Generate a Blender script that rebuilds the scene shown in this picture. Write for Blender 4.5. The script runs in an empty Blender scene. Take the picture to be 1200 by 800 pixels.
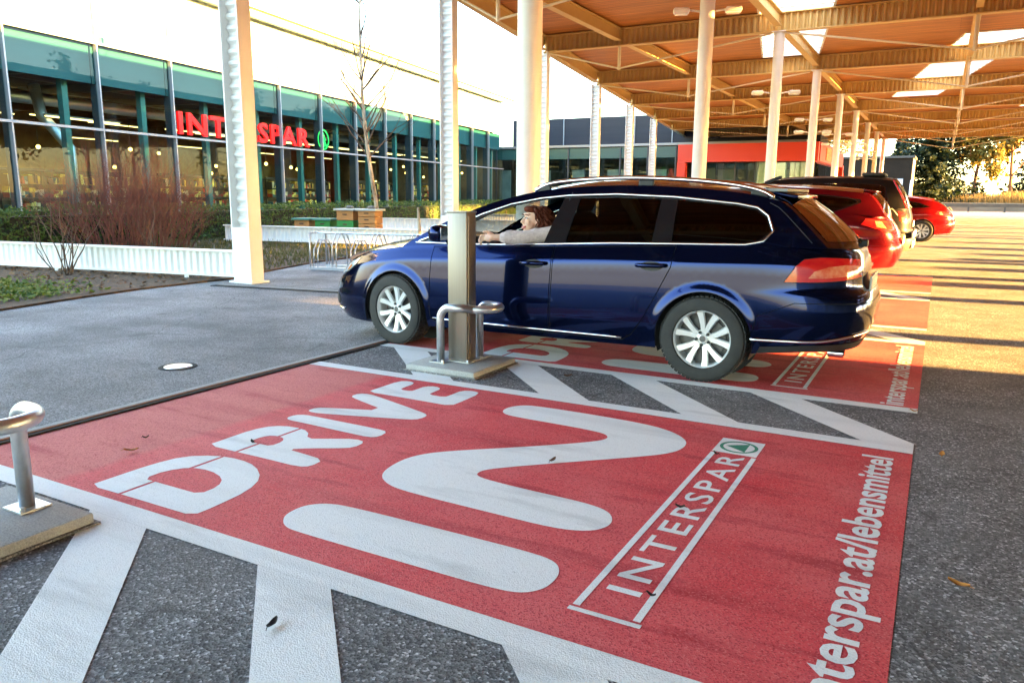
import bpy, bmesh, math, random
from math import sin, cos, pi, radians, sqrt, atan2
from mathutils import Vector, Matrix, Quaternion
from mathutils.geometry import delaunay_2d_cdt
random.seed(7)
SC = bpy.context.scene
COL = SC.collection

# ------------------------------------------------------------------ camera
cam_d = bpy.data.cameras.new('camera'); cam = bpy.data.objects.new('camera', cam_d); COL.objects.link(cam)
PITCH, ROLL, YAW, CAM_H, FOC = 0.189696832, 0.00840571337, 0.501857343, 1.3053, 898.238
fw = Vector((-sin(YAW)*cos(PITCH), cos(YAW)*cos(PITCH), -sin(PITCH)))
rt = Vector((cos(YAW), sin(YAW), 0)); up = rt.cross(fw)
r2 = rt*cos(ROLL)+up*sin(ROLL); u2 = up*cos(ROLL)-rt*sin(ROLL)
M = Matrix((r2, u2, -fw)).transposed().to_4x4(); M.translation = Vector((0, 0, CAM_H))
cam.matrix_world = M
cam_d.sensor_width = 36; cam_d.lens = FOC/1200*36; cam_d.clip_end = 1500; cam_d.clip_start = .05
SC.camera = cam

# ------------------------------------------------------------------ sky, sun, exposure
SUN_ELEV, SUN_AZ = radians(6.2), radians(5.5)        # azimuth measured from +X towards +Y
w = bpy.data.worlds.new('World'); SC.world = w; w.use_nodes = True
nt = w.node_tree; nt.nodes.clear()
sky = nt.nodes.new('ShaderNodeTexSky'); sky.sky_type = 'NISHITA'; sky.sun_disc = False
sky.sun_elevation = SUN_ELEV; sky.sun_rotation = pi/2 - SUN_AZ
sky.air_density = 1.0; sky.dust_density = .6; sky.ozone_density = 1.6
bg = nt.nodes.new('ShaderNodeBackground'); bg.inputs['Strength'].default_value = 0.06
wo = nt.nodes.new('ShaderNodeOutputWorld')
nt.links.new(sky.outputs[0], bg.inputs[0]); nt.links.new(bg.outputs[0], wo.inputs[0])
sd = bpy.data.lights.new('sun', 'SUN'); sun = bpy.data.objects.new('sun', sd); COL.objects.link(sun)
sd.energy = 3.0; sd.angle = radians(.5); sd.color = (1, .52, .13)
sdir = Vector((cos(SUN_ELEV)*cos(SUN_AZ), cos(SUN_ELEV)*sin(SUN_AZ), sin(SUN_ELEV)))
sun.rotation_euler = sdir.to_track_quat('Z', 'Y').to_euler()
sun.location = (40, 0, 30)
vs = SC.view_settings; vs.view_transform = 'Standard'; vs.look = 'None'; vs.exposure = 5.8; vs.gamma = 1; vs.use_curve_mapping = False
SC.render.engine = 'CYCLES'
cy = SC.cycles; cy.max_bounces = 8; cy.transparent_max_bounces = 16; cy.diffuse_bounces = 4; cy.glossy_bounces = 4
cy.use_denoising = True; cy.caustics_reflective = False; cy.caustics_refractive = False; cy.sample_clamp_indirect = 8

# ------------------------------------------------------------------ materials
def nodes_of(name):
    m = bpy.data.materials.new(name); m.use_nodes = True
    return m, m.node_tree, m.node_tree.nodes['Principled BSDF']
def rgb(c): return (c[0], c[1], c[2], 1)
def mat(name, col, rough=.5, metal=0, spec=.5, var=.0, vscale=6, vcol=None, bump=0, bscale=80, coat=0, emit=None, estr=0, grit=None, detail=4, stretch=None):
    """principled with noise colour variation (var mixes towards vcol) and optional bump / fine grit"""
    m, t, b = nodes_of(name)
    b.inputs['Roughness'].default_value = rough; b.inputs['Metallic'].default_value = metal
    b.inputs['Specular IOR Level'].default_value = spec
    if coat: b.inputs['Coat Weight'].default_value = coat; b.inputs['Coat Roughness'].default_value = .03
    if emit: b.inputs['Emission Color'].default_value = rgb(emit); b.inputs['Emission Strength'].default_value = estr
    tc = t.nodes.new('ShaderNodeTexCoord'); vec = tc.outputs['Object']
    if stretch:
        mp = t.nodes.new('ShaderNodeMapping'); mp.inputs['Scale'].default_value = stretch
        t.links.new(vec, mp.inputs[0]); vec = mp.outputs[0]
    base = None
    if var:
        n = t.nodes.new('ShaderNodeTexNoise'); n.inputs['Scale'].default_value = vscale; n.inputs['Detail'].default_value = detail; n.inputs['Roughness'].default_value = .65
        t.links.new(vec, n.inputs['Vector'])
        r = t.nodes.new('ShaderNodeMapRange'); r.inputs[1].default_value = .32; r.inputs[2].default_value = .68; r.inputs[4].default_value = var
        t.links.new(n.outputs[0], r.inputs[0])
        x = t.nodes.new('ShaderNodeMix'); x.data_type = 'RGBA'
        x.inputs[6].default_value = rgb(col); x.inputs[7].default_value = rgb(vcol or [c*.4 for c in col])
        t.links.new(r.outputs[0], x.inputs[0]); base = x.outputs[2]
    if grit:
        g = t.nodes.new('ShaderNodeTexNoise'); g.inputs['Scale'].default_value = grit[0]; g.inputs['Detail'].default_value = 3; g.inputs['Roughness'].default_value = .75
        t.links.new(tc.outputs['Object'], g.inputs['Vector'])
        r = t.nodes.new('ShaderNodeMapRange'); r.inputs[1].default_value = .35; r.inputs[2].default_value = .68; r.inputs[3].default_value = 1-grit[1]; r.inputs[4].default_value = 1+grit[1]
        t.links.new(g.outputs[0], r.inputs[0])
        x = t.nodes.new('ShaderNodeMix'); x.data_type = 'RGBA'; x.blend_type = 'MULTIPLY'; x.inputs[0].default_value = 1
        if base: t.links.new(base, x.inputs[6])
        else: x.inputs[6].default_value = rgb(col)
        t.links.new(r.outputs[0], x.inputs[7]); base = x.outputs[2]
    if base: t.links.new(base, b.inputs['Base Color'])
    else: b.inputs['Base Color'].default_value = rgb(col)
    if bump:
        n = t.nodes.new('ShaderNodeTexNoise'); n.inputs['Scale'].default_value = bscale; n.inputs['Detail'].default_value = 3
        t.links.new(tc.outputs['Object'], n.inputs['Vector'])
        bp = t.nodes.new('ShaderNodeBump'); bp.inputs['Strength'].default_value = bump; bp.inputs['Distance'].default_value = .01
        t.links.new(n.outputs[0], bp.inputs['Height']); t.links.new(bp.outputs[0], b.inputs['Normal'])
    return m
def glass_mat(name, tint, refl=.08, rough=0.0, facing=.5, power=2.5):
    """thin pane: tinted see-through plus a mirror share that grows towards grazing"""
    m = bpy.data.materials.new(name); m.use_nodes = True; t = m.node_tree; t.nodes.clear()
    o = t.nodes.new('ShaderNodeOutputMaterial'); tr = t.nodes.new('ShaderNodeBsdfTransparent'); tr.inputs[0].default_value = rgb(tint)
    gl = t.nodes.new('ShaderNodeBsdfGlossy'); gl.inputs['Roughness'].default_value = rough
    lw = t.nodes.new('ShaderNodeLayerWeight'); lw.inputs[0].default_value = facing
    mr = t.nodes.new('ShaderNodeMapRange'); mr.inputs[3].default_value = refl; mr.inputs[4].default_value = 1
    pw = t.nodes.new('ShaderNodeMath'); pw.operation = 'POWER'; pw.inputs[1].default_value = power
    t.links.new(lw.outputs['Facing'], pw.inputs[0]); t.links.new(pw.outputs[0], mr.inputs[0])
    mx = t.nodes.new('ShaderNodeMixShader')
    t.links.new(mr.outputs[0], mx.inputs[0]); t.links.new(tr.outputs[0], mx.inputs[1]); t.links.new(gl.outputs[0], mx.inputs[2]); t.links.new(mx.outputs[0], o.inputs[0])
    return m
def asphalt(name, dark, light, scale, lightamt, tint2, patch):
    m, t, b = nodes_of(name)
    tc = t.nodes.new('ShaderNodeTexCoord'); v = tc.outputs['Object']
    vo = t.nodes.new('ShaderNodeTexVoronoi'); vo.inputs['Scale'].default_value = scale
    t.links.new(v, vo.inputs['Vector'])
    sp = t.nodes.new('ShaderNodeSeparateColor'); t.links.new(vo.outputs['Color'], sp.inputs[0])
    rr = t.nodes.new('ShaderNodeValToRGB'); e = rr.color_ramp.elements
    e[0].position = .0; e[0].color = rgb([c*.45 for c in dark]); e[1].position = 1; e[1].color = rgb(light)
    a = rr.color_ramp.elements.new(.5); a.color = rgb(dark); a = rr.color_ramp.elements.new(1-lightamt); a.color = rgb([c*1.7 for c in dark])
    t.links.new(sp.outputs[0], rr.inputs[0])
    n = t.nodes.new('ShaderNodeTexNoise'); n.inputs['Scale'].default_value = patch; n.inputs['Detail'].default_value = 7; n.inputs['Roughness'].default_value = .62
    t.links.new(v, n.inputs['Vector'])
    mr = t.nodes.new('ShaderNodeMapRange'); mr.inputs[1].default_value = .3; mr.inputs[2].default_value = .7; mr.inputs[3].default_value = .62; mr.inputs[4].default_value = 1.4
    t.links.new(n.outputs[0], mr.inputs[0])
    x = t.nodes.new('ShaderNodeMix'); x.data_type = 'RGBA'; x.blend_type = 'MULTIPLY'; x.inputs[0].default_value = 1
    t.links.new(rr.outputs[0], x.inputs[6]); t.links.new(mr.outputs[0], x.inputs[7])
    n2 = t.nodes.new('ShaderNodeTexNoise'); n2.inputs['Scale'].default_value = .9; n2.inputs['Detail'].default_value = 5
    mp = t.nodes.new('ShaderNodeMapping'); mp.inputs['Scale'].default_value = (.55, 1.6, 1); t.links.new(v, mp.inputs[0]); t.links.new(mp.outputs[0], n2.inputs['Vector'])
    m2 = t.nodes.new('ShaderNodeMapRange'); m2.inputs[1].default_value = .5; m2.inputs[2].default_value = .75; m2.inputs[4].default_value = .6
    t.links.new(n2.outputs[0], m2.inputs[0])
    x2 = t.nodes.new('ShaderNodeMix'); x2.data_type = 'RGBA'; x2.inputs[7].default_value = rgb(tint2)
    t.links.new(m2.outputs[0], x2.inputs[0]); t.links.new(x.outputs[2], x2.inputs[6])
    n3 = t.nodes.new('ShaderNodeTexNoise'); n3.inputs['Scale'].default_value = 2.3; n3.inputs['Detail'].default_value = 3; n3.inputs['Distortion'].default_value = .6; t.links.new(v, n3.inputs['Vector'])
    m3 = t.nodes.new('ShaderNodeMapRange'); m3.inputs[1].default_value = .655; m3.inputs[2].default_value = .71; m3.inputs[4].default_value = .55; t.links.new(n3.outputs[0], m3.inputs[0])
    x3 = t.nodes.new('ShaderNodeMix'); x3.data_type = 'RGBA'; x3.inputs[7].default_value = rgb([c*.42 for c in dark]); t.links.new(m3.outputs[0], x3.inputs[0]); t.links.new(x2.outputs[2], x3.inputs[6])
    cr = t.nodes.new('ShaderNodeTexVoronoi'); cr.feature = 'DISTANCE_TO_EDGE'; cr.inputs['Scale'].default_value = .42
    nd = t.nodes.new('ShaderNodeTexNoise'); nd.inputs['Scale'].default_value = 2.2; nd.inputs['Detail'].default_value = 5; t.links.new(v, nd.inputs['Vector'])
    av = t.nodes.new('ShaderNodeMix'); av.data_type = 'VECTOR'; av.inputs[0].default_value = .22; t.links.new(v, av.inputs[4]); t.links.new(nd.outputs['Color'], av.inputs[5]); t.links.new(av.outputs[1], cr.inputs['Vector'])
    m4 = t.nodes.new('ShaderNodeMapRange'); m4.inputs[1].default_value = .0; m4.inputs[2].default_value = .0028; m4.inputs[3].default_value = .7; m4.inputs[4].default_value = 0; t.links.new(cr.outputs['Distance'], m4.inputs[0])
    x4 = t.nodes.new('ShaderNodeMix'); x4.data_type = 'RGBA'; x4.inputs[7].default_value = rgb([c*.25 for c in dark]); t.links.new(m4.outputs[0], x4.inputs[0]); t.links.new(x3.outputs[2], x4.inputs[6]); t.links.new(x4.outputs[2], b.inputs['Base Color'])
    b.inputs['Roughness'].default_value = .82; b.inputs['Specular IOR Level'].default_value = .35
    bp = t.nodes.new('ShaderNodeBump'); bp.inputs['Strength'].default_value = .6; bp.inputs['Distance'].default_value = .004
    t.links.new(vo.outputs['Distance'], bp.inputs['Height']); t.links.new(bp.outputs[0], b.inputs['Normal'])
    return m
def paint_mat(name, col, dark, light, wear=.25, faded=None):
    """road paint: aggregate speckle, cloudy wear, scuffs; faded = (x0, colour) the older coat towards the drain"""
    m, t, b = nodes_of(name)
    tc = t.nodes.new('ShaderNodeTexCoord'); v = tc.outputs['Object']
    def noise(s, d=5, r=.6, vec=v):
        n = t.nodes.new('ShaderNodeTexNoise'); n.inputs['Scale'].default_value = s; n.inputs['Detail'].default_value = d; n.inputs['Roughness'].default_value = r
        t.links.new(vec, n.inputs['Vector']); return n.outputs[0]
    def rng(src, a, c, lo, hi):
        r = t.nodes.new('ShaderNodeMapRange'); r.inputs[1].default_value = a; r.inputs[2].default_value = c; r.inputs[3].default_value = lo; r.inputs[4].default_value = hi
        t.links.new(src, r.inputs[0]); return r.outputs[0]
    def mix(f, a, c):
        x = t.nodes.new('ShaderNodeMix'); x.data_type = 'RGBA'; t.links.new(f, x.inputs[0])
        if isinstance(a, tuple): x.inputs[6].default_value = a
        else: t.links.new(a, x.inputs[6])
        if isinstance(c, tuple): x.inputs[7].default_value = c
        else: t.links.new(c, x.inputs[7])
        return x.outputs[2]
    c = mix(rng(noise(1.3, 6), .35, .7, 0, wear*2.2), rgb(col), rgb(light))
    if faded:
        sx = t.nodes.new('ShaderNodeSeparateXYZ'); t.links.new(v, sx.inputs[0])
        ad = t.nodes.new('ShaderNodeMath'); ad.operation = 'MULTIPLY_ADD'; ad.inputs[1].default_value = .12; t.links.new(noise(5), ad.inputs[0]); t.links.new(sx.outputs[0], ad.inputs[2])
        c = mix(rng(ad.outputs[0], faded[0]+.10, faded[0]+.02, 0, .8), c, rgb(faded[1]))
    mp = t.nodes.new('ShaderNodeMapping'); mp.inputs['Scale'].default_value = (.8, 3.5, 1); mp.inputs['Rotation'].default_value = (0, 0, .35); t.links.new(v, mp.inputs[0])
    c = mix(rng(noise(1.9, 4, .55, mp.outputs[0]), .56, .72, 0, .8), c, rgb(dark))
    mp2 = t.nodes.new('ShaderNodeMapping'); mp2.inputs['Scale'].default_value = (.22, 2.6, 1); t.links.new(v, mp2.inputs[0])
    c = mix(rng(noise(1.5, 5, .6, mp2.outputs[0]), .50, .70, 0, .5), c, rgb([q*.62+.012 for q in col]))
    vo = t.nodes.new('ShaderNodeTexVoronoi'); vo.inputs['Scale'].default_value = 190; t.links.new(v, vo.inputs['Vector'])
    sp = t.nodes.new('ShaderNodeSeparateColor'); t.links.new(vo.outputs['Color'], sp.inputs[0])
    c = mix(rng(sp.outputs[0], .72, .95, 0, wear*2.0), c, rgb(light))
    c = mix(rng(sp.outputs[1], .72, .95, 0, wear*2.4), c, rgb(dark))
    c = mix(rng(noise(24, 3, .6), .74, .80, 0, .7), c, (.12, .11, .11, 1))
    t.links.new(c, b.inputs['Base Color'])
    b.inputs['Roughness'].default_value = .7; b.inputs['Specular IOR Level'].default_value = .35
    bp = t.nodes.new('ShaderNodeBump'); bp.inputs['Strength'].default_value = .45; bp.inputs['Distance'].default_value = .003
    t.links.new(vo.outputs['Distance'], bp.inputs['Height']); t.links.new(bp.outputs[0], b.inputs['Normal'])
    return m

# ------------------------------------------------------------------ mesh builder
class MB:
    def __init__(s): s.v = []; s.f = []; s.m = []; s.n = None
    def add(s, vs, fs, mi=0):
        o = len(s.v); s.v += [tuple(v) for v in vs]; s.f += [tuple(i+o for i in f) for f in fs]; s.m += [mi]*len(fs); return s
    def box(s, c, d, mi=0, rz=0, bev=0, rot=None):
        hx, hy, hz = d[0]/2, d[1]/2, d[2]/2
        R = rot or Matrix.Rotation(rz, 3, 'Z'); C = Vector(c)
        if bev <= 0:
            P = [R@Vector((x*hx, y*hy, z*hz))+C for z in (-1, 1) for y in (-1, 1) for x in (-1, 1)]
            return s.add(P, [(0, 2, 3, 1), (4, 5, 7, 6), (0, 1, 5, 4), (2, 6, 7, 3), (0, 4, 6, 2), (1, 3, 7, 5)], mi)
        b = bmesh.new(); bmesh.ops.create_cube(b, size=1)
        for v in b.verts: v.co = Vector((v.co.x*d[0], v.co.y*d[1], v.co.z*d[2]))
        bmesh.ops.bevel(b, geom=b.edges[:], offset=min(bev, min(d)*.45), segments=2, affect='EDGES', profile=.5)
        b.verts.index_update()
        s.add([R@v.co+C for v in b.verts], [[v.index for v in f.verts] for f in b.faces], mi); b.free(); return s
    def tube(s, pts, r, n=8, mi=0, caps=True, rr=None):
        pts = [Vector(p) for p in pts]; k = len(pts); P = []; prev = None
        for i, p in enumerate(pts):
            t = (pts[min(i+1, k-1)]-pts[max(i-1, 0)]).normalized()
            if prev is None: a = t.orthogonal().normalized()
            else:
                a = prev-t*prev.dot(t); a = a.normalized() if a.length > 1e-6 else t.orthogonal().normalized()
            prev = a; b = t.cross(a); ra = rr[i] if rr else r
            P += [p+(a*cos(2*pi*j/n)+b*sin(2*pi*j/n))*ra for j in range(n)]
        F = [(i*n+j, i*n+(j+1) % n, (i+1)*n+(j+1) % n, (i+1)*n+j) for i in range(k-1) for j in range(n)]
        if caps: F += [tuple(range(n-1, -1, -1)), tuple(range((k-1)*n, k*n))]
        return s.add(P, F, mi)
    def prism(s, poly, z0, z1, mi=0):
        n = len(poly); P = [(x, y, z0) for x, y in poly]+[(x, y, z1) for x, y in poly]
        return s.add(P, [tuple(range(n-1, -1, -1)), tuple(range(n, 2*n))]+[(i, (i+1) % n, n+(i+1) % n, n+i) for i in range(n)], mi)
    def quad(s, a, b, c, d, mi=0): return s.add([a, b, c, d], [(0, 1, 2, 3)], mi)
    def lathe(s, prof, n=24, mi=0, M=None, close=False):
        """prof: (r, z) about local z; M places it"""
        P = []; k = len(prof)
        for r, z in prof:
            for j in range(n):
                q = Vector((r*cos(2*pi*j/n), r*sin(2*pi*j/n), z)); P.append(M@q if M else q)
        F = [(i*n+j, i*n+(j+1) % n, (i+1)*n+(j+1) % n, (i+1)*n+j) for i in range(k-1) for j in range(n)]
        if close: F += [tuple(range(n-1, -1, -1)), tuple(range((k-1)*n, k*n))]
        return s.add(P, F, mi)
    def build(s, name, mats, parent=None, smooth=False, angle=None, normals=None):
        me = bpy.data.meshes.new(name); me.from_pydata(s.v, [], s.f)
        if not isinstance(mats, (list, tuple)): mats = [mats]
        for m in mats: me.materials.append(m)
        if len(mats) > 1: me.polygons.foreach_set('material_index', s.m)
        if smooth or angle: me.polygons.foreach_set('use_smooth', [True]*len(s.f))
        me.update()
        if angle: me.set_sharp_from_angle(angle=radians(angle))
        if normals: me.normals_split_custom_set_from_vertices(normals)
        o = bpy.data.objects.new(name, me); COL.objects.link(o)
        if parent: o.parent = parent
        return o
def tag(o, label=None, cat=None, group=None, kind=None):
    if label: o['label'] = label
    if cat: o['category'] = cat
    if group: o['group'] = group
    if kind: o['kind'] = kind
    return o
def empty(name, loc=(0, 0, 0), rz=0, label=None, cat=None, group=None):
    o = bpy.data.objects.new(name, None); COL.objects.link(o); o.location = loc; o.rotation_euler = (0, 0, rz); o.empty_display_size = .2
    return tag(o, label, cat, group)
def struct(o): o['kind'] = 'structure'; return o
def copy_tree(o, parent=None):
    c = o.copy(); COL.objects.link(c)
    if parent: c.parent = parent
    for ch in o.children: copy_tree(ch, c)
    return c
def inpoly(x, y, P):
    c = False; j = len(P)-1
    for i in range(len(P)):
        xi, yi = P[i]; xj, yj = P[j]
        if (yi > y) != (yj > y) and x < (xj-xi)*(y-yi)/(yj-yi)+xi: c = not c
        j = i
    return c
def densify(P, step, closed=True):
    out = []; n = len(P)
    for i in range(n if closed else n-1):
        a, b = P[i], P[(i+1) % n]; L = math.hypot(b[0]-a[0], b[1]-a[1]); k = max(1, int(math.ceil(L/step)))
        out += [(a[0]+(b[0]-a[0])*j/k, a[1]+(b[1]-a[1])*j/k) for j in range(k)]
    if not closed: out.append(P[-1])
    return out
def cdt(outer, holes=(), step=None, extra=()):
    """2D triangulation of outer minus holes with interior grid points -> verts2d, tris"""
    loops = [list(outer)]+[list(h) for h in holes]
    if step: loops = [densify(l, step) for l in loops]
    V = []; E = []
    for l in loops:
        o = len(V); n = len(l); V += l; E += [(o+i, o+(i+1) % n) for i in range(n)]
    if step:
        xs = [p[0] for p in loops[0]]; ys = [p[1] for p in loops[0]]
        x = min(xs)+step*.5; k = 0
        while x < max(xs):
            y = min(ys)+step*(.5 if k % 2 else .95)
            while y < max(ys):
                if inpoly(x, y, loops[0]) and not any(inpoly(x, y, h) for h in loops[1:]):
                    if all((x-q[0])**2+(y-q[1])**2 > (step*.45)**2 for l in loops for q in l): V.append((x, y))
                y += step
            x += step*.87; k += 1
        if extra:
            n0 = sum(len(l) for l in loops); G = V[n0:]; ok = []
            for e in extra:
                if inpoly(e[0], e[1], loops[0]) and not any(inpoly(e[0], e[1], h) for h in loops[1:]) and all((e[0]-q[0])**2+(e[1]-q[1])**2 > (step*.2)**2 for l in loops for q in l): ok.append(e)
            V = V[:n0]+[g for g in G if not any(abs(g[1]-e[1]) < step*.3 and abs(g[0]-e[0]) < step for e in ok)]+ok
    r = delaunay_2d_cdt([Vector(v) for v in V], E, [], 0, 1e-6)
    vo = [(v.x, v.y) for v in r[0]]; T = []
    for t in r[2]:
        cx = sum(vo[i][0] for i in t)/3; cyy = sum(vo[i][1] for i in t)/3
        if inpoly(cx, cyy, loops[0]) and not any(inpoly(cx, cyy, h) for h in loops[1:]):
            a, b, c = [vo[i] for i in t]
            ar = (b[0]-a[0])*(c[1]-a[1])-(b[1]-a[1])*(c[0]-a[0])
            if abs(ar) > 1e-9: T.append(tuple(t) if ar > 0 else tuple(reversed(t)))
    used = sorted({i for t in T for i in t}); ix = {o: n for n, o in enumerate(used)}
    return [vo[i] for i in used], [tuple(ix[i] for i in t) for t in T]
def chaikin(P, it=2, closed=True):
    for _ in range(it):
        Q = []; n = len(P)
        if not closed: Q.append(P[0])
        for i in range(n if closed else n-1):
            a, b = P[i], P[(i+1) % n]
            Q += [(a[0]*.75+b[0]*.25, a[1]*.75+b[1]*.25), (a[0]*.25+b[0]*.75, a[1]*.25+b[1]*.75)]
        if not closed: Q.append(P[-1])
        P = Q
    return P
def text_mesh(body, size, offset=0, extrude=0, sx=1, res=3, spacing=1):
    cu = bpy.data.curves.new('lettering', 'FONT'); cu.body = body; cu.size = size; cu.offset = offset; cu.extrude = extrude; cu.resolution_u = res; cu.space_character = spacing
    o = bpy.data.objects.new('lettering', cu); COL.objects.link(o)
    bpy.context.view_layer.update()
    me = bpy.data.meshes.new_from_object(o.evaluated_get(bpy.context.evaluated_depsgraph_get()))
    bpy.data.objects.remove(o); bpy.data.curves.remove(cu)
    v = [(p.co.x*sx, p.co.y, p.co.z) for p in me.vertices]; f = [tuple(q.vertices) for q in me.polygons]
    bpy.data.meshes.remove(me)
    return v, f
def spline(P, n):
    """Catmull-Rom through P, n points a span"""
    P = [Vector(p) for p in P]; out = []
    for i in range(len(P)-1):
        p0, p1, p2, p3 = P[max(i-1, 0)], P[i], P[i+1], P[min(i+2, len(P)-1)]
        for k in range(n):
            t = k/n; out.append(.5*((2*p1)+(p2-p0)*t+(2*p0-5*p1+4*p2-p3)*t*t+(3*p1-p0-3*p2+p3)*t**3))
    out.append(P[-1]); return out
# ------------------------------------------------------------------ ground, road, bays, markings
M_asph = asphalt('asphalt_coarse', (.132, .129, .132), (.52, .51, .53), 120, .11, (.17, .165, .165), 2.2)
M_road = asphalt('asphalt_worn', (.205, .200, .202), (.33, .33, .335), 150, .05, (.095, .093, .095), 1.1)
M_red = paint_mat('bay_red_paint', (.66, .048, .062), (.34, .006, .018), (.74, .19, .19), .29, (-3.42, (.58, .17, .15)))
M_white = paint_mat('road_white_paint', (.80, .80, .80), (.55, .55, .55), (.85, .85, .85), .14)
M_conc = mat('concrete', (.40, .40, .39), .85, var=.6, vscale=5, vcol=(.28, .28, .28), grit=(160, .25), bump=.3, bscale=90)
M_rust = mat('rusted_steel', (.20, .07, .025), .7, var=.8, vscale=20, vcol=(.10, .06, .05), bump=.3)
M_slot = mat('drain_dark', (.012, .011, .011), .9)
M_galv = mat('galvanised_steel', (.62, .64, .66), .38, metal=.85, var=.5, vscale=25, vcol=(.42, .44, .47), bump=.06, bscale=60)
M_soil = mat('soil_and_leaf_litter', (.12, .07, .04), .95, var=.9, vscale=14, vcol=(.05, .035, .02), grit=(120, .6), bump=.8, bscale=60)

def sheet(name, poly, z, m):
    b = MB(); n = len(poly); b.add([(x, y, z) for x, y in poly], [tuple(range(n))]); return struct(b.build(name, m))
b = MB(); b.quad((-400, -300, 0), (300, -300, 0), (300, 500, 0), (-400, 500, 0)); struct(b.build('ground', M_asph))
# the lane between the planting and the bays, worn lighter
sheet('road', [(-4.29, -14), (-4.29, 40), (-12, 40), (-10.24, 10.92), (-9.64, 9.03), (-9.28, 8.06), (-9.29, 6.56), (-9.14, 5.64), (-8.89, 4.57), (-8.3, 2.6), (-7.6, -1), (-7.2, -14)], .004, M_road)

BP = 3.4                                              # bay pitch
def L(a, bb, base=1.9): return (-bb, base+a)
def rect(a0, a1, b0, b1, base): return [L(a0, b0, base), L(a1, b0, base), L(a1, b1, base), L(a0, b1, base)]
class Flat:
    """flat paint collected in bay coordinates (a across, b towards the drain)"""
    def __init__(s, base, z): s.mb = MB(); s.base = base; s.z = z
    def poly(s, P, holes=(), step=None):
        v, t = cdt(P, holes, step); s.mb.add([(*L(x, y, s.base), s.z) for x, y in v], [tuple(x) for x in t])
    def raw(s, v, f): s.mb.add([(*L(x, y, s.base), s.z) for x, y in v], f)
    def build(s, name, m): return struct(s.mb.build(name, m))
D_out = [(.055, 3.0), (.05, 3.235), (.14, 3.235), (.36, 3.235), (.52, 3.20), (.61, 3.07), (.63, 2.92), (.60, 2.78), (.50, 2.64), (.36, 2.57), (.16, 2.555), (.055, 2.56), (.055, 2.72)]
D_in = [(.225, 3.00), (.225, 3.10), (.34, 3.10), (.43, 3.04), (.45, 2.92), (.41, 2.79), (.33, 2.725), (.225, 2.725), (.225, 2.85)]
R_out = [(.70, 3.0), (.70, 3.24), (.80, 3.24), (1.0, 3.245), (1.12, 3.20), (1.165, 3.08), (1.14, 2.95), (1.04, 2.87), (1.09, 2.78), (1.17, 2.64), (1.15, 2.56), (1.05, 2.555), (1.0, 2.62), (.93, 2.74), (.86, 2.83), (.85, 2.72), (.83, 2.56), (.73, 2.55), (.695, 2.60), (.70, 2.8)]
R_in = [(.85, 3.02), (.85, 3.10), (.94, 3.10), (.99, 3.07), (.99, 2.99), (.94, 2.945), (.85, 2.945)]
I_out = [(1.245, 3.1), (1.245, 3.2), (1.27, 3.25), (1.34, 3.25), (1.375, 3.2), (1.375, 3.1), (1.37, 2.65), (1.355, 2.57), (1.26, 2.555), (1.225, 2.60), (1.23, 2.75)]
V_out = [(1.43, 3.2), (1.45, 3.255), (1.52, 3.25), (1.56, 3.18), (1.685, 2.84), (1.80, 3.17), (1.84, 3.25), (1.92, 3.25), (1.945, 3.18), (1.92, 3.08), (1.78, 2.66), (1.745, 2.575), (1.69, 2.555), (1.62, 2.575), (1.59, 2.66), (1.45, 3.1)]
E_out = [(1.985, 3.0), (1.985, 3.23), (2.1, 3.23), (2.33, 3.23), (2.37, 3.16), (2.33, 3.09), (2.2, 3.09), (2.145, 3.08), (2.145, 2.99), (2.2, 2.985), (2.30, 2.985), (2.34, 2.92), (2.30, 2.85), (2.2, 2.845), (2.135, 2.84), (2.13, 2.71), (2.2, 2.705), (2.33, 2.705), (2.365, 2.63), (2.33, 2.56), (2.1, 2.555), (1.975, 2.56), (1.98, 2.75)]
BI_out = [(.155, 2.06), (.165, 2.16), (.23, 2.23), (.30, 2.245), (.37, 2.235), (.43, 2.17), (.45, 2.05), (.455, 1.5), (.455, 1.2), (.435, 1.09), (.37, 1.045), (.30, 1.035), (.23, 1.045), (.17, 1.10), (.155, 1.22), (.155, 1.6)]
BN_out = [(.685, 1.22), (.69, 1.5), (.70, 1.96), (.73, 2.09), (.81, 2.19), (.95, 2.225), (1.10, 2.215), (1.24, 2.12), (1.50, 1.80), (1.76, 1.52), (1.86, 1.46), (1.93, 1.50), (1.955, 1.62), (1.965, 1.85), (1.97, 2.08), (1.99, 2.19), (2.06, 2.235), (2.15, 2.23), (2.23, 2.17), (2.25, 2.05), (2.25, 1.7), (2.225, 1.36), (2.16, 1.19), (2.05, 1.08), (1.93, 1.055), (1.80, 1.09), (1.66, 1.22), (1.36, 1.55), (1.15, 1.77), (1.08, 1.81), (1.02, 1.79), (1.0, 1.65), (.99, 1.45), (.985, 1.22), (.955, 1.10), (.88, 1.045), (.80, 1.04), (.725, 1.09)]
def circ(cx, cyy, rx, ry, n=40): return [(cx+rx*cos(2*pi*i/n), cyy+ry*sin(2*pi*i/n)) for i in range(n)]
M_logo_green = paint_mat('logo_green_paint', (.02, .22, .13), (.02, .16, .10), (.10, .34, .24), .2)
def clip_strip(P, b0, b1):
    """part of polygon P with b0 < b < b1"""
    def half(Q, lim, keep):
        o = []
        for i in range(len(Q)):
            p, q = Q[i], Q[(i+1) % len(Q)]; ip, iq = keep(p[1], lim), keep(q[1], lim)
            if ip: o.append(p)
            if ip != iq:
                t = (lim-p[1])/(q[1]-p[1]); o.append((p[0]+(q[0]-p[0])*t, lim))
        return o
    return half(half(P, b0, lambda y, l: y >= l), b1, lambda y, l: y <= l)
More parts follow.
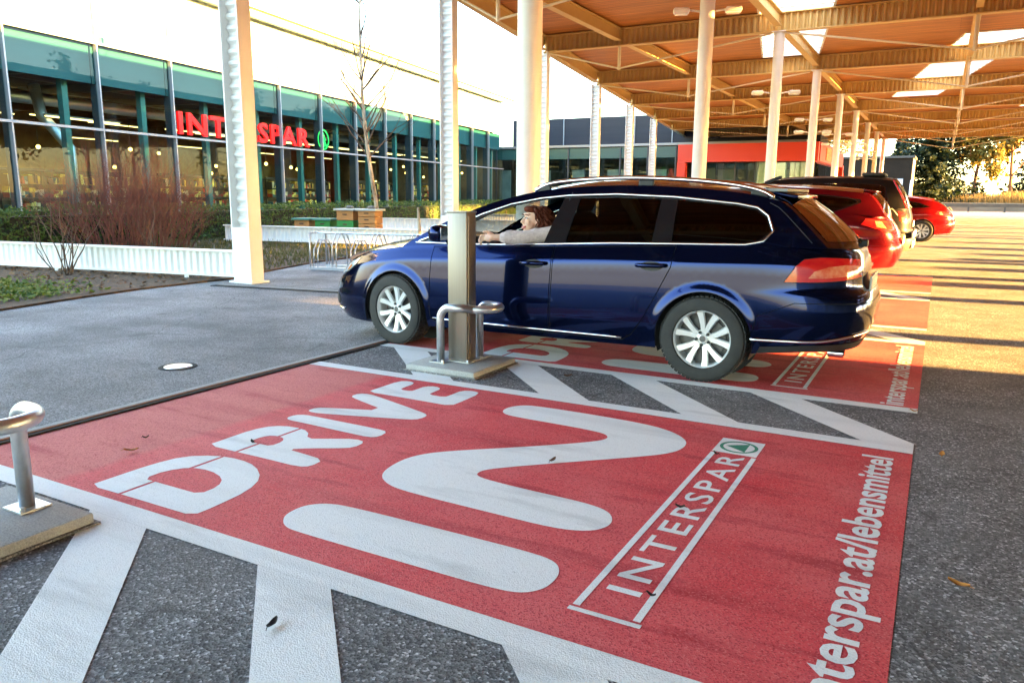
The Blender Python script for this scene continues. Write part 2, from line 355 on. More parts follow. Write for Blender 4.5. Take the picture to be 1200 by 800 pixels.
for k in (-1, 0, 1, 2, 3):                            # bay k: base line y = 1.9 + 3.4 k
    base = 1.9+BP*k
    f = Flat(base, .002); f.poly(rect(0, 2.42, 0.0, 4.165, base) and [(0, 0.0), (2.42, 0.0), (2.42, 4.165), (0, 4.165)], step=None); f.build('parking_bay', M_red)
    # border lines, and the diagonal bars of the hatched strip above the bay
    f = Flat(base, .0036)
    f.poly([(-.115, 0), (0, 0), (0, 4.16), (-.115, 4.16)])
    f.poly([(2.42, 0), (2.535, 0), (2.535, 4.16), (2.42, 4.16)])
    if k < 3:
        for lo, hi in ((.37, .72), (-.67, -.31), (-1.62, -1.28), (-2.61, -2.28)):
            P = [(2.5355, 2.5355+lo), (3.2845, 3.2845+lo), (3.2845, 3.2845+hi), (2.5355, 2.5355+hi)]
            P = clip_strip(P, 0.0, 4.16)
            if len(P) > 2: f.poly(P)
    f.build('road_marking', M_white)
    if k > 1: continue
    f = Flat(base, .0037)
    for P, H, cut in ((D_out, [D_in], True), (R_out, [R_in], True), (I_out, [], False), (V_out, [], False), (E_out, [], False), (BI_out, [], False), (BN_out, [], False)):
        o = chaikin(P, 2 if P in (BI_out, BN_out) else 1); H = [chaikin(h, 1) for h in H]
        if not cut: f.poly(o, H)
        else:                                          # the stencil bridge leaves a thin red gap
            cuts = [[(0.0, 3.018), (.68 if P is D_out else 1.3, 3.018), (.68 if P is D_out else 1.3, 3.036), (0.0, 3.036)]]
            if P is R_out: cuts = [[(.66, 3.018), (1.3, 3.018), (1.3, 3.036), (.66, 3.036)]]
            V = list(o)+H[0]+cuts[0]; n1, n2 = len(o), len(H[0])
            Ed = [(i, (i+1) % n1) for i in range(n1)]+[(n1+i, n1+(i+1) % n2) for i in range(n2)]+[(n1+n2+i, n1+n2+(i+1) % 4) for i in range(4)]
            r = delaunay_2d_cdt([Vector(q) for q in V], Ed, [], 0, 1e-6); vo = [(q.x, q.y) for q in r[0]]; T = []
            for t in r[2]:
                cx = sum(vo[i][0] for i in t)/3; cyy = sum(vo[i][1] for i in t)/3
                if inpoly(cx, cyy, o) and not inpoly(cx, cyy, H[0]) and not (3.018 < cyy < 3.036):
                    a, bb, c = [vo[i] for i in t]
                    ar = (bb[0]-a[0])*(c[1]-a[1])-(bb[1]-a[1])*(c[0]-a[0])
                    T.append(tuple(t) if ar > 0 else tuple(reversed(t)))
            f.raw(vo, T)
    # framed market name
    f.poly([(.20, .895), (1.935, .895), (1.935, .92), (.20, .92)]); f.poly([(.20, .69), (1.935, .69), (1.935, .715), (.20, .715)])
    f.poly([(.165, .68), (.188, .68), (.188, .925), (.165, .925)])
    f.poly([(1.95, .695), (2.20, .695), (2.20, .92), (1.95, .92)], [circ(2.075, .808, .098, .098), ])
    f.poly(circ(2.075, .808, .08, .08), [[(2.005, .765), (2.147, .765), (2.075, .875)]])
    v, fc = text_mesh('INTERSPAR', .150, .0020, sx=1.0, spacing=1.28)
    x0, x1 = min(q[0] for q in v), max(q[0] for q in v); y0, y1 = min(q[1] for q in v), max(q[1] for q in v)
    f.raw([(.345+(q[0]-x0)/(x1-x0)*1.575, .742+(q[1]-y0)/(y1-y0)*.122) for q in v], fc)
    v, fc = text_mesh('interspar.at/lebensmittel', .2, .0046, spacing=1.0)
    x0, x1 = min(q[0] for q in v), max(q[0] for q in v)
    f.raw([(.035+(q[0]-x0)/(x1-x0)*2.255, .088+q[1]*1.0) for q in v], fc)
    f.build('road_marking', M_white)
    f = Flat(base, .0037); f.poly(circ(2.075, .808, .098, .098), [circ(2.075, .808, .08, .08)]); f.poly([(2.005, .765), (2.147, .765), (2.075, .875)]); f.build('road_marking', M_logo_green)
# drain channels
b = MB(); b.box((-4.185, 13, .006), (.035, 54, .012), 1); b.box((-4.214, 13, .009), (.022, 54, .018), 0); b.box((-4.255, 13, .007), (.055, 54, .014), 2)
struct(b.build('drain_channel', [M_rust, M_slot, M_conc]))
b = MB(); n_ = Vector((.9857, .1685, 0)); c_ = Vector((-8.78, 7.42, 0))
rz_ = atan2(n_.y, n_.x)
b.box(tuple(c_+n_*2.2+Vector((0, 0, .008))), (4.6, .12, .012), 1, rz=rz_)
b.box(tuple(c_+n_*2.2+Vector((-.013, .09, .009))), (4.6, .03, .014), 0, rz=rz_); struct(b.build('drain_channel', [M_conc, M_slot]))
b = MB(); b.lathe([(.001, .014), (.085, .014), (.10, .010), (.102, .004)], 28, 0); b.lathe([(.103, .008), (.135, .008), (.14, .004)], 28, 1)
o = b.build('drain_cover', [mat('cover_metal', (.75, .76, .78), .3, metal=.6), M_slot], smooth=True); o.location = (-4.93, 3.74, 0)
tag(o, 'small round shiny metal cap set in the grey lane', 'drain cover')
# planting bed left of the lane
bed = [(-10.24, 10.92), (-9.64, 9.03), (-9.28, 8.06), (-9.29, 6.56), (-9.14, 5.64), (-8.89, 4.57), (-8.3, 2.6), (-7.6, -1), (-20, -14), (-30, 6), (-24, 40), (-18, 60), (-12, 25)]
b = MB(); b.prism(bed, .0, .03); struct(b.build('planting_bed', M_soil))
# ------------------------------------------------------------------ parking canopy (steel frames, timber deck, skylights)
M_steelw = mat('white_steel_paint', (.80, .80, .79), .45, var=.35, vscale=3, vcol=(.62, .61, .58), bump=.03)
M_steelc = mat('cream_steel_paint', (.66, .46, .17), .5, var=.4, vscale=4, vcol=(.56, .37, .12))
M_wood = None
def wood_mat():
    m, t, b = nodes_of('timber_deck')
    tc = t.nodes.new('ShaderNodeTexCoord')
    br = t.nodes.new('ShaderNodeTexBrick'); br.inputs['Scale'].default_value = 1; br.inputs['Brick Width'].default_value = 9; br.inputs['Row Height'].default_value = .16; br.inputs['Mortar Size'].default_value = .006
    br.inputs['Color1'].default_value = (.50, .19, .042, 1); br.inputs['Color2'].default_value = (.38, .135, .03, 1); br.inputs['Mortar'].default_value = (.10, .04, .012, 1); br.inputs['Bias'].default_value = 0
    t.links.new(tc.outputs['Object'], br.inputs['Vector'])
    n = t.nodes.new('ShaderNodeTexNoise'); n.inputs['Scale'].default_value = 1; n.inputs['Detail'].default_value = 6
    mp = t.nodes.new('ShaderNodeMapping'); mp.inputs['Scale'].default_value = (.8, 9, 1); t.links.new(tc.outputs['Object'], mp.inputs[0]); t.links.new(mp.outputs[0], n.inputs['Vector'])
    r = t.nodes.new('ShaderNodeMapRange'); r.inputs[1].default_value = .3; r.inputs[2].default_value = .7; r.inputs[3].default_value = .7; r.inputs[4].default_value = 1.25; t.links.new(n.outputs[0], r.inputs[0])
    x = t.nodes.new('ShaderNodeMix'); x.data_type = 'RGBA'; x.blend_type = 'MULTIPLY'; x.inputs[0].default_value = 1
    t.links.new(br.outputs[0], x.inputs[6]); t.links.new(r.outputs[0], x.inputs[7]); t.links.new(x.outputs[2], b.inputs['Base Color'])
    b.inputs['Roughness'].default_value = .55
    return m
M_wood = wood_mat()
M_dark = mat('dark_roofing', (.06, .055, .05), .8)
M_sky_panel = bpy.data.materials.new('skylight_sheet'); M_sky_panel.use_nodes = True
_t = M_sky_panel.node_tree; _t.nodes.clear(); _o = _t.nodes.new('ShaderNodeOutputMaterial'); _a = _t.nodes.new('ShaderNodeBsdfTranslucent'); _b = _t.nodes.new('ShaderNodeBsdfTransparent'); _x = _t.nodes.new('ShaderNodeMixShader')
_a.inputs[0].default_value = (.9, .9, .88, 1); _b.inputs[0].default_value = (.85, .88, .9, 1); _x.inputs[0].default_value = .6
_t.links.new(_a.outputs[0], _x.inputs[1]); _t.links.new(_b.outputs[0], _x.inputs[2]); _t.links.new(_x.outputs[0], _o.inputs[0])

SK = -.171                                            # the store and the canopy's west eave run askew to the bays
def eave_x(Y): return -8.78+SK*(Y-7.97)
FY = [8.0+7.2*k for k in range(-3, 9)]                 # frame lines
ZB, ZT = 5.62, 6.10                                   # girder bottom, top
XR = 27.0
def corr_web(mb, A, B, z0, z1, amp=.035, pitch=.16, mi=0):
    """corrugated web between A and B (xy), zigzag in plan, double sided by being a closed thin sheet"""
    A = Vector((A[0], A[1], 0)); B = Vector((B[0], B[1], 0)); L_ = (B-A).length; d = (B-A)/L_; nn = Vector((-d.y, d.x, 0)); k = int(L_/(pitch/4)); P = []
    for i in range(k+1):
        ph = i % 4; a = amp if ph in (0, 1) else -amp
        q = A+d*(L_*i/k)+nn*a; P += [(q.x, q.y, z0), (q.x, q.y, z1)]
    mb.add(P, [(2*i, 2*i+2, 2*i+3, 2*i+1) for i in range(k)], mi)
canopy = empty('parking_canopy', (XR, 8, 0), 0, 'long parking canopy with orange timber deck on corrugated white steel girders', 'canopy')
can_inv = Matrix.Translation((-XR, -8, 0))
def cpart(mb, name, m, parent=canopy, **k):
    o = mb.build(name, m, None, **k); o.parent = parent
    o.matrix_parent_inverse = Matrix.Identity(4)
    if parent is canopy: o.location = (-XR, -8, 0)
    return o
Y0, Y1 = FY[0]-1.6, 66.6
# timber deck with skewed skylight strips cut out of it: deck cells between the strips
strips = [(-9.75, 1.75, 13.5, 60), (-3.6, 1.9, 16.8, 29.2), (2.35, 2.0, 27.6, 43.0), (9.2, 1.75, 12, 50), (15.3, 1.75, 12, 50), (21.4, 1.75, 12, 50)]   # centre x at Y=21, width, from, to
def strip_x(c, Y): return c+SK*1.05*(Y-21)
holes = []
for c, wd, ya, yb in strips:
    if strip_x(c, yb)-wd/2 > eave_x(yb)+.4 and c < 30: holes.append([(strip_x(c, ya)-wd/2, ya), (strip_x(c, ya)+wd/2, ya), (strip_x(c, yb)+wd/2, yb), (strip_x(c, yb)-wd/2, yb)])
    elif c < 30:
        yb2 = 36; holes.append([(strip_x(c, ya)-wd/2, ya), (strip_x(c, ya)+wd/2, ya), (strip_x(c, yb2)+wd/2, yb2), (strip_x(c, yb2)-wd/2, yb2)])
holes = [[(min(q[0], XR-.6), q[1]) for q in h] for h in holes if all(q[0] > eave_x(q[1])+.5 for q in h)]
outer = [(eave_x(Y0)-.05, Y0), (XR, Y0), (XR, Y1), (eave_x(Y1)-.05, Y1)]
v, t = cdt(outer, holes)
b = MB(); b.add([(x, y, ZT+.03) for x, y in v], [tuple(reversed(q)) for q in t]); b.add([(x, y, ZT+.16) for x, y in v], t, 1)
cpart(b, 'roof_deck', [M_wood, M_dark])
for h in holes:
    b = MB(); b.add([(x, y, ZT+.14) for x, y in h], [(0, 1, 2, 3)]); sk = cpart(b, 'skylight', M_sky_panel)
    b = MB(); ya, yb = h[0][1], h[2][1]; k = int((yb-ya)/.55)
    for i in range(k+1):
        yy = ya+(yb-ya)*i/k; tt = i/k; xa = h[0][0]+(h[3][0]-h[0][0])*tt; xb = h[1][0]+(h[2][0]-h[1][0])*tt
        b.box(((xa+xb)/2, yy, ZT+.05), (xb-xa, .10, .10))
    for i in (0, 1):
        p0 = Vector((h[0+i][0], h[0][1], 0)); p1 = Vector((h[3-i][0], h[2][1], 0)); dd = p1-p0
        b.box(tuple((p0+p1)/2+Vector((0, 0, ZT+.08))), (dd.length, .06, .12), rz=atan2(dd.y, dd.x))
    o = b.build('skylight_louvre', M_steelw); o.parent = sk
# girders along X, one mesh each
for k, Y in enumerate(FY):
    xa, xb = eave_x(Y), XR-.1; b = MB(); L_ = xb-xa
    b.box(((xa+xb)/2, Y, ZB), (L_, .22, .03)); b.box(((xa+xb)/2, Y, ZT-.015), (L_, .22, .03)); corr_web(b, (xa, Y), (xb, Y), ZB+.015, ZT-.03)
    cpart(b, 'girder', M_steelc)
# beams along Y
def ibeam(mb, A, B, z0, z1, wf=.2):
    A = Vector(A); B = Vector(B); d = B-A; c = (A+B)/2; rz = atan2(d.y, d.x); L_ = d.length
    mb.box((c.x, c.y, z0+.012), (L_, wf, .024), rz=rz); mb.box((c.x, c.y, z1-.012), (L_, wf, .024), rz=rz); mb.box((c.x, c.y, (z0+z1)/2), (L_, .03, z1-z0-.05), rz=rz)
BX = (-8.75, -4.25, .35, 4.9, 9.45, 14.0, 18.55, 23.1)
for i in range(len(FY)-1):
    ya, yb = FY[i]+.12, FY[i+1]-.12
    for X in BX:
        if X < eave_x(yb)+.3: 
            if X == BX[0] and X < eave_x(yb): pass
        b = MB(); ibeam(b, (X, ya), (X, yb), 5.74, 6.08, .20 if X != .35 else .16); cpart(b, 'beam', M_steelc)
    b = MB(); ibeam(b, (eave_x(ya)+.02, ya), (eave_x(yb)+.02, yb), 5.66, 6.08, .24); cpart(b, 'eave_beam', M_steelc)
b = MB()                                              # fascias; the eave's unseen top is raised to shade the store
for A, B in (((eave_x(Y0)-.12, Y0), (eave_x(Y1)-.12, Y1)),):
    d = Vector((B[0]-A[0], B[1]-A[1], 0)); b.box(((A[0]+B[0])/2, (A[1]+B[1])/2, 6.33), (d.length, .06, .84), rz=atan2(d.y, d.x))
cpart(b, 'eave_fascia', M_dark)
b = MB(); b.box(((eave_x(Y1)+XR)/2, Y1+.05, 6.02), (XR-eave_x(Y1), .08, .5)); cpart(b, 'end_fascia', mat('fascia_red_brown', (.26, .035, .02), .6))
b = MB(); b.box((XR+.05, (Y0+Y1)/2, 6.1), (.08, Y1-Y0, .4)); cpart(b, 'side_fascia', M_steelc)
for ya_, yb_, zb_ in ((Y0, 15.4, 3.6), (15.4, 33, 4.4)):  # unseen deep valance, added to keep low sun off lane and hedge
    b = MB(); b.box((XR+.12, (ya_+yb_)/2, (zb_+6.1)/2), (.06, yb_-ya_, 6.1-zb_)); cpart(b, 'shade_valance', M_steelw)
# king posts and tie rods under the girders
M_rod = mat('tie_rod_paint', (.70, .62, .44), .45)
for k, Y in enumerate(FY):
    if Y < 0: continue
    for X, x0, x1 in ((-8.75, eave_x(Y), -4.25), (.35, -4.25, 4.9)):
        if X < eave_x(Y)+.8: X = None
        if X is None: continue
        b = MB(); zb = 4.78 if X > 0 else 4.95
        b.tube([(X, Y, ZB-.02), (X, Y, zb)], .05, 8); kp = cpart(b, 'king_post', M_rod)
        for xe in (x0, x1):
            b = MB(); b.tube([(X, Y, zb+.04), (xe+(.2 if xe < X else -.2), Y, ZB-.04)], .026, 6); o = b.build('tie_rod', M_rod); o.parent = kp
# columns: corrugated ones on the west eave, round ones between the bays
def ribbed_column(label, first=None):
    r = empty('ribbed_column', (0, 0, 0), 0, label, 'column', 'ribbed columns along the west eave')
    b = MB(); b.box((0, 0, .40), (.36, .24, .80), bev=.008); b.box((0, 0, .012), (.46, .34, .024)); b.build('pedestal', M_steelw, r)
    for s in (-1, 1):
        b = MB(); b.box((s*.165, 0, 3.215), (.028, .235, 4.83), bev=.004); b.build('flange', M_steelw, r)
    b = MB(); P = []; z = .8; pitch = .155; k = 0
    while z < 5.62:
        y = .022 if k % 4 in (0, 1) else -.022; P += [(-.152, y, z), (.152, y, z)]; z += pitch/4*(1 if k % 2 else 1); k += 1
    b.add(P, [(2*i, 2*i+1, 2*i+3, 2*i+2) for i in range(k-1)]); b.build('corrugated_web', M_steelw, r)
    return r
rib_lab = {0: 'white corrugated column standing clear at the end of the near white fence panel', 1: 'corrugated column just left of the steel post, second in the eave row',
           2: 'corrugated column right beside the thick white round column', 3: 'thin far corrugated column in front of the dark building, fourth in the eave row', 4: 'small far corrugated column under the eave corner, fifth in the eave row', 5: 'farthest corrugated column of the eave row'}
c0 = None
for k in range(-1, 6):
    Y = 7.97+7.2*k
    if k < 0: continue
    c = ribbed_column(rib_lab[k]) if c0 is None else copy_tree(c0)
    c0 = c0 or c; c['label'] = rib_lab[k]; c.location = (eave_x(Y), Y, .004); c.rotation_euler.z = 0
def round_column(label):
    r = empty('round_column', (0, 0, 0), 0, label, 'column', 'round columns between the parking bays')
    b = MB(); b.lathe([(.14, .0), (.14, 5.60)], 32); b.build('shaft', M_steelw, r, smooth=True)
    b = MB(); b.lathe([(.23, 0), (.23, .025), (.15, .03)], 24, close=True); b.build('base_plate', M_steelw, r, angle=30)
    b = MB(); b.box((0, 0, 5.61), (.36, .36, .02)); b.build('cap_plate', M_steelw, r)
    return r
rl = ['thick white round column rising behind the blue estate\'s driver window', 'white round column behind the blue estate\'s roof, second from the near end', 'white round column above the estate\'s rear, third from the near end',
      'white round column in front of the red fascia\'s corner, fourth from the near end', 'golden lit round column beside the red fascia\'s end, fifth from the near end', 'golden lit round column before the black box building, sixth from the near end',
      'seventh round column from the near end, small and golden', 'eighth round column from the near end, small and distant', 'last and smallest round column at the far end of the canopy']
c0 = None
for k in range(0, 9):
    c = round_column(rl[k]) if c0 is None else copy_tree(c0)
    c0 = c0 or c; c['label'] = rl[k]; c.location = (-4.22, 8.05+7.2*k, .004)
# twin spotlights on brackets high on the round columns
M_lampw = mat('lamp_housing', (.78, .76, .70), .4); M_lampg = mat('lamp_glass', (.8, .8, .75), .15)
def spot(label):
    r = empty('spotlight', (0, 0, 0), 0, label, 'spotlight', 'spotlights bracketed to the round columns')
    b = MB(); b.tube([(.13, 0, 0), (.34, 0, .03)], .02, 8); b.build('bracket', M_lampw, r, smooth=True)
    b = MB(); b.box((.48, 0, .02), (.30, .22, .10), bev=.035); b.build('housing', M_lampw, r, angle=40)
    b = MB(); b.box((.48, 0, -.035), (.24, .17, .02)); b.build('lens', M_lampg, r)
    return r
s0 = None
ordn = ['second', 'third', 'fourth', 'fifth', 'sixth', 'seventh']
for k, (zz, n) in enumerate(((4.72, 1), (4.05, 1), (3.95, 2), (3.95, 2), (3.95, 2), (3.95, 2))):
    for j in range(n):
        for s in (0, 1):
            lab = '%sspotlight on the %s of the %s round column from the near end' % ('' if n == 1 else ('upper ', 'lower ')[j], ('right', 'left')[s], ordn[k])
            o = spot(lab) if s0 is None else copy_tree(s0)
            s0 = s0 or o; o['label'] = lab; o.location = (-4.22, 8.05+7.2*(k+1), zz-.42*j); o.rotation_euler.z = .35+pi*s
# ------------------------------------------------------------------ the supermarket with its glass front
SD = Vector((-.1685, .9857, 0)); SN = Vector((.9857, .1685, 0)); SO = Vector((-23.1, 18.1, 0)); SRZ = atan2(SD.y, SD.x)
store = empty('supermarket', tuple(SO), SRZ, 'low supermarket with a long teal tinted glass front and red name letters', 'supermarket')
# local frame of the store: x along the front (away from the camera), y into the building (left), z up
def spart(mb, name, m, parent=store, **k): return mb.build(name, m, parent, **k)
M_mull = mat('mullion_grey', (.22, .24, .27), .4, metal=.3)
M_mulld = mat('mullion_dark', (.035, .045, .06), .5)
M_teal = mat('teal_blind', (.005, .070, .085), .6, var=.6, vscale=.35, vcol=(.003, .042, .055), stretch=(1, 1, 3))
M_tealcol = mat('teal_column', (.035, .16, .16), .5, var=.3, vscale=2)
M_white_panel = mat('white_glazed_panel', (.20, .265, .29), .12, spec=.6, coat=.6)
M_pane = glass_mat('store_glass', (.55, .74, .74), .02, 0, .4, 5)
M_fasc = mat('roof_edge_metal', (.62, .48, .24), .35, metal=.3)
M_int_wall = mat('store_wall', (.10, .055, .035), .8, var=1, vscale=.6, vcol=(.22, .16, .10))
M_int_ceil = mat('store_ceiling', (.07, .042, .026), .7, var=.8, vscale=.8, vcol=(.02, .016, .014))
M_int_floor = mat('store_floor', (.30, .27, .23), .35)
M_lampY = mat('warm_strip_lamp', (.9, .7, .4), .5, emit=(1, .62, .20), estr=.14)
M_lampW = mat('white_strip_lamp', (.9, .9, .9), .5, emit=(1, .92, .8), estr=.3)
XA, XB = -18.0, 33.0; Z1, Z2, ZTOP = 3.12, 5.62, 7.95
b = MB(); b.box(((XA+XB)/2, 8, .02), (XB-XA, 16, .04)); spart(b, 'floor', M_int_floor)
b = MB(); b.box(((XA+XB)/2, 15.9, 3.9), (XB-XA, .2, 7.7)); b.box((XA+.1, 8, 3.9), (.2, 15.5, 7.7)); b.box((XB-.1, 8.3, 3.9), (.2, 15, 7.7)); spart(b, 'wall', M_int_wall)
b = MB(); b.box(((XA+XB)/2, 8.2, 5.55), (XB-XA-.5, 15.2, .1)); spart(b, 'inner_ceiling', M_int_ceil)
b = MB(); b.box(((XA+XB)/2, 7.6, ZTOP+.05), (XB-XA+.6, 16.8, .2)); r_ = spart(b, 'roof', M_dark)
b = MB(); b.box(((XA+XB)/2, -.86, ZTOP+.06), (XB-XA+.7, .12, .14)); o = b.build('roof_edge', M_fasc); o.parent = r_
b = MB(); b.box(((XA+XB)/2, -.4, ZTOP-.10), (XB-XA, .8, .06)); o = b.build('soffit', M_white_panel); o.parent = r_
# upper white glazed band, one panel a module
mods = [XA+3*i+.42 for i in range(0, 18)]
b = MB(); b.box(((XA+XB)/2, .16, .25), (XB-XA, .3, .5)); spart(b, 'plinth', M_mulld)
for i in range(17):
    xa, xb = XA+3*i, XA+3*(i+1)
    b = MB(); b.box(((xa+xb)/2, .10, (Z2+ZTOP)/2-.01), (2.985, .05, ZTOP-Z2-.14)); spart(b, 'upper_panel', M_white_panel)
    b = MB(); b.quad((xa+.03, .05, Z1+.03), (xb-.03, .05, Z1+.03), (xb-.03, .05, Z2-.03), (xa+.03, .05, Z2-.03)); spart(b, 'window_pane', M_pane)
    b = MB(); b.quad((xa+.03, .05, .5), (xb-.03, .05, .5), (xb-.03, .05, Z1-.03), (xa+.03, .05, Z1-.03)); spart(b, 'window_pane', M_pane)
    b = MB(); b.box((xa, .02, (Z2+.62)/2+.2), (.045, .14, Z2+.45)); spart(b, 'mullion', M_mull)
    if i % 1 == 0:
        b = MB(); b.box((xa+.16, .32, 2.9), (.05, .36, 5.3)); spart(b, 'glass_fin', M_mulld)
    b = MB(); b.box((xa+2.35, .75, 2.9), (.20, .20, 5.2)); spart(b, 'inner_column', M_tealcol)
    b = MB(); b.box(((xa+xb)/2, .30, 5.03), (2.96, .04, 1.10)); b.box(((xa+xb)/2, .33, 4.72), (2.96, .03, .40)); spart(b, 'blind', M_teal)
for z in (Z1, Z2):
    b = MB(); b.box(((XA+XB)/2, .0, z), (XB-XA, .10, .07)); spart(b, 'transom', M_mull)
for i in range(17):
    b = MB(); b.box((XA+3*i+3, .02, 6.25), (.035, .06, 1.1)); spart(b, 'panel_joint', M_mull)
# teal curved heads above the upper transom
for i in range(17):
    xa = XA+3*i; P = [(xa+.03, Z2+.035)]+[(xa+.03+2.94*j/10, Z2+.06+.20*(1-(j/10))**1.5) for j in range(11)]+[(xa+2.97, Z2+.035)]
    b = MB(); n = len(P); b.add([(x, .065, z) for x, z in P], [tuple(range(n))]); b.add([(x, .068, z) for x, z in P], [tuple(reversed(range(n)))]); spart(b, 'teal_head', M_teal)
# ceiling beams and lamp rows inside: deep shop seen through the panes
b = MB()
for y in (2.2, 4.5, 7, 9.6, 12.2): b.box(((XA+XB)/2, y, 5.15), (XB-XA-.5, .16, .38))
for x in range(-16, 33, 4): b.box((x, 8, 4.85), (.14, 14.5, .3))
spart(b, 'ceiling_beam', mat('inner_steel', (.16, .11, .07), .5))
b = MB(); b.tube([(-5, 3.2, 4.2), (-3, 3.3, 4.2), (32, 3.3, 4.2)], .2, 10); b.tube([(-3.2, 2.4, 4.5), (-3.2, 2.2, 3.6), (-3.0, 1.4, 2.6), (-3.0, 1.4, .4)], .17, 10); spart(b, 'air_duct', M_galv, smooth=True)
def lab_lamp(r, c): return 'warm strip lamp hanging inside the supermarket'
l0 = None
for r, y in enumerate((1.8, 4.0, 6.6, 9.4)):
    for c in range(8):
        o = None
        if l0 is None:
            l0 = empty('strip_lamp', (0, 0, 0), SRZ, 'warm strip lamp hanging under the supermarket ceiling', 'ceiling lamp', 'strip lamps inside the supermarket')
            b = MB(); b.box((0, 0, .035), (2.9, .11, .05)); b.build('lamp_body', mat('lamp_body_grey', (.2, .18, .15), .5), l0)
            b = MB(); b.box((0, 0, -.01), (2.8, .07, .03)); b.build('lamp_tube', M_lampY, l0)
            o = l0
        else: o = copy_tree(l0)
        p = SO+SD*(-14+6*c+(r % 2)*1.3)-SN*y; o.location = (p.x, p.y, 3.55+.22*(r % 3))
# small yellow pendant lamps over the aisles
M_bulb = mat('lit_bulb', (.9, .6, .2), .5, emit=(1, .55, .12), estr=.25)
random.seed(15); l0 = None
for k in range(26):
    if l0 is None:
        l0 = o = empty('pendant_lamp', (0, 0, 0), SRZ, 'small yellow pendant lamp lit inside the supermarket', 'ceiling lamp', 'pendant lamps inside the supermarket')
        b = MB(); ell_ = [(max(1e-4, .075*sin(pi*i/8)), -.075*cos(pi*i/8)) for i in range(9)]; b.lathe(ell_, 10); b.build('bulb', M_bulb, o, smooth=True)
        b = MB(); b.tube([(0, 0, .07), (0, 0, 1.2)], .012, 5); b.build('cord', M_mulld, o)
    else: o = copy_tree(l0)
    p = SO+SD*random.uniform(-9, 30)-SN*random.uniform(1.4, 7); o.location = (p.x, p.y, random.uniform(1.9, 3.0))
# shelves with goods
def goods_mat(name, seed):
    m, t, b = nodes_of(name)
    tc = t.nodes.new('ShaderNodeTexCoord'); mp = t.nodes.new('ShaderNodeMapping'); mp.inputs['Scale'].default_value = (5.5, 2, 3.2); mp.inputs['Location'].default_value = (seed, seed*2, 0)
    vo = t.nodes.new('ShaderNodeTexVoronoi'); vo.inputs['Scale'].default_value = 1; vo.inputs['Randomness'].default_value = .35
    t.links.new(tc.outputs['Object'], mp.inputs[0]); t.links.new(mp.outputs[0], vo.inputs['Vector'])
    sp = t.nodes.new('ShaderNodeSeparateColor'); t.links.new(vo.outputs['Color'], sp.inputs[0])
    r = t.nodes.new('ShaderNodeValToRGB'); r.color_ramp.interpolation = 'CONSTANT'; e = r.color_ramp.elements
    cols = [(.04, .03, .02), (.55, .32, .03), (.25, .02, .015), (.5, .42, .3), (.03, .09, .10), (.35, .14, .02), (.03, .025, .02), (.6, .5, .12), (.08, .05, .03), (.45, .05, .02)]
    for i, c in enumerate(cols):
        q = e[0] if i == 0 else (e[1] if i == 1 else e.new(i/len(cols))); q.position = i/len(cols); q.color = rgb(c)
    t.links.new(sp.outputs[0], r.inputs[0]); t.links.new(r.outputs[0], b.inputs['Base Color']); b.inputs['Roughness'].default_value = .5
    return m
M_goods = [goods_mat('shelf_goods', 1.7), goods_mat('shelf_goods', 5.3)]; M_shelf = mat('shelf_dark', (.05, .04, .035), .6)
sh0 = None
for i, (x, y, h) in enumerate(((-9, 4.2, 2.0), (-5.6, 5.6, 2.2), (-1.5, 4.6, 1.9), (2.2, 6.2, 2.3), (5.6, 4.8, 2.0), (9.4, 6.4, 2.2), (13, 5, 2), (17, 6, 2.1), (21, 5, 2.2), (25, 6, 2.0), (29, 5, 2.1))):
    if sh0 is None:
        s_ = sh0 = empty('goods_shelf', (0, 0, 0), SRZ, 'shelf of mixed goods inside the supermarket', 'shelf', 'goods shelves inside the supermarket')
        b = MB(); b.box((0, 0, 1), (3.0, .1, 2)); 
        for k in range(5): b.box((0, 0, .1+.45*k), (3.0, .8, .03))
        b.build('shelf_frame', M_shelf, s_)
        b = MB()
        for k in range(4):
            for j in range(12): 
                hh = random.uniform(.2, .38); b.box((-1.36+.247*j, -.22, .12+.45*k+hh/2), (.22, .3, hh))
        b.build('goods', M_goods[0], s_)
    else: s_ = copy_tree(sh0)
    p = SO+SD*x-SN*y; s_.location = (p.x, p.y, .04); s_.rotation_euler.z = SRZ
# glowing name on the inside of the glass
M_red_sign = mat('red_sign', (.70, .008, .008), .4, emit=(1, .006, .006), estr=.05)
M_green_sign = mat('green_sign', (.02, .45, .08), .4, emit=(.01, .55, .06), estr=.04)
sign = empty('name_sign', tuple(SO), SRZ, 'large red market name with a green fir tree roundel behind the glass', 'sign')
v, f = text_mesh('INTERSPAR', 1, .025, extrude=.04, spacing=1.15)
x0, x1 = min(q[0] for q in v), max(q[0] for q in v); y0, y1 = min(q[1] for q in v), max(q[1] for q in v)
b = MB(); b.add([(8.25-(8.25-.35)*(1-(q[0]-x0)/(x1-x0)), .17-q[2], 3.24+(q[1]-y0)/(y1-y0)*.78) for q in v], f); b.build('letters', M_red_sign, sign)
b = MB(); v, t = cdt(circ(9.35, 3.66, .46, .46), [circ(9.35, 3.66, .38, .38)]); b.add([(x, .15, z) for x, z in v], t)
P = [(9.35, 4.0), (9.12, 3.62), (9.24, 3.64), (9.05, 3.36), (9.30, 3.36), (9.30, 3.29), (9.40, 3.29), (9.40, 3.36), (9.65, 3.36), (9.46, 3.64), (9.58, 3.62)]
v, t = cdt(P); b.add([(x, .15, z) for x, z in v], t); b.build('roundel', M_green_sign, sign)
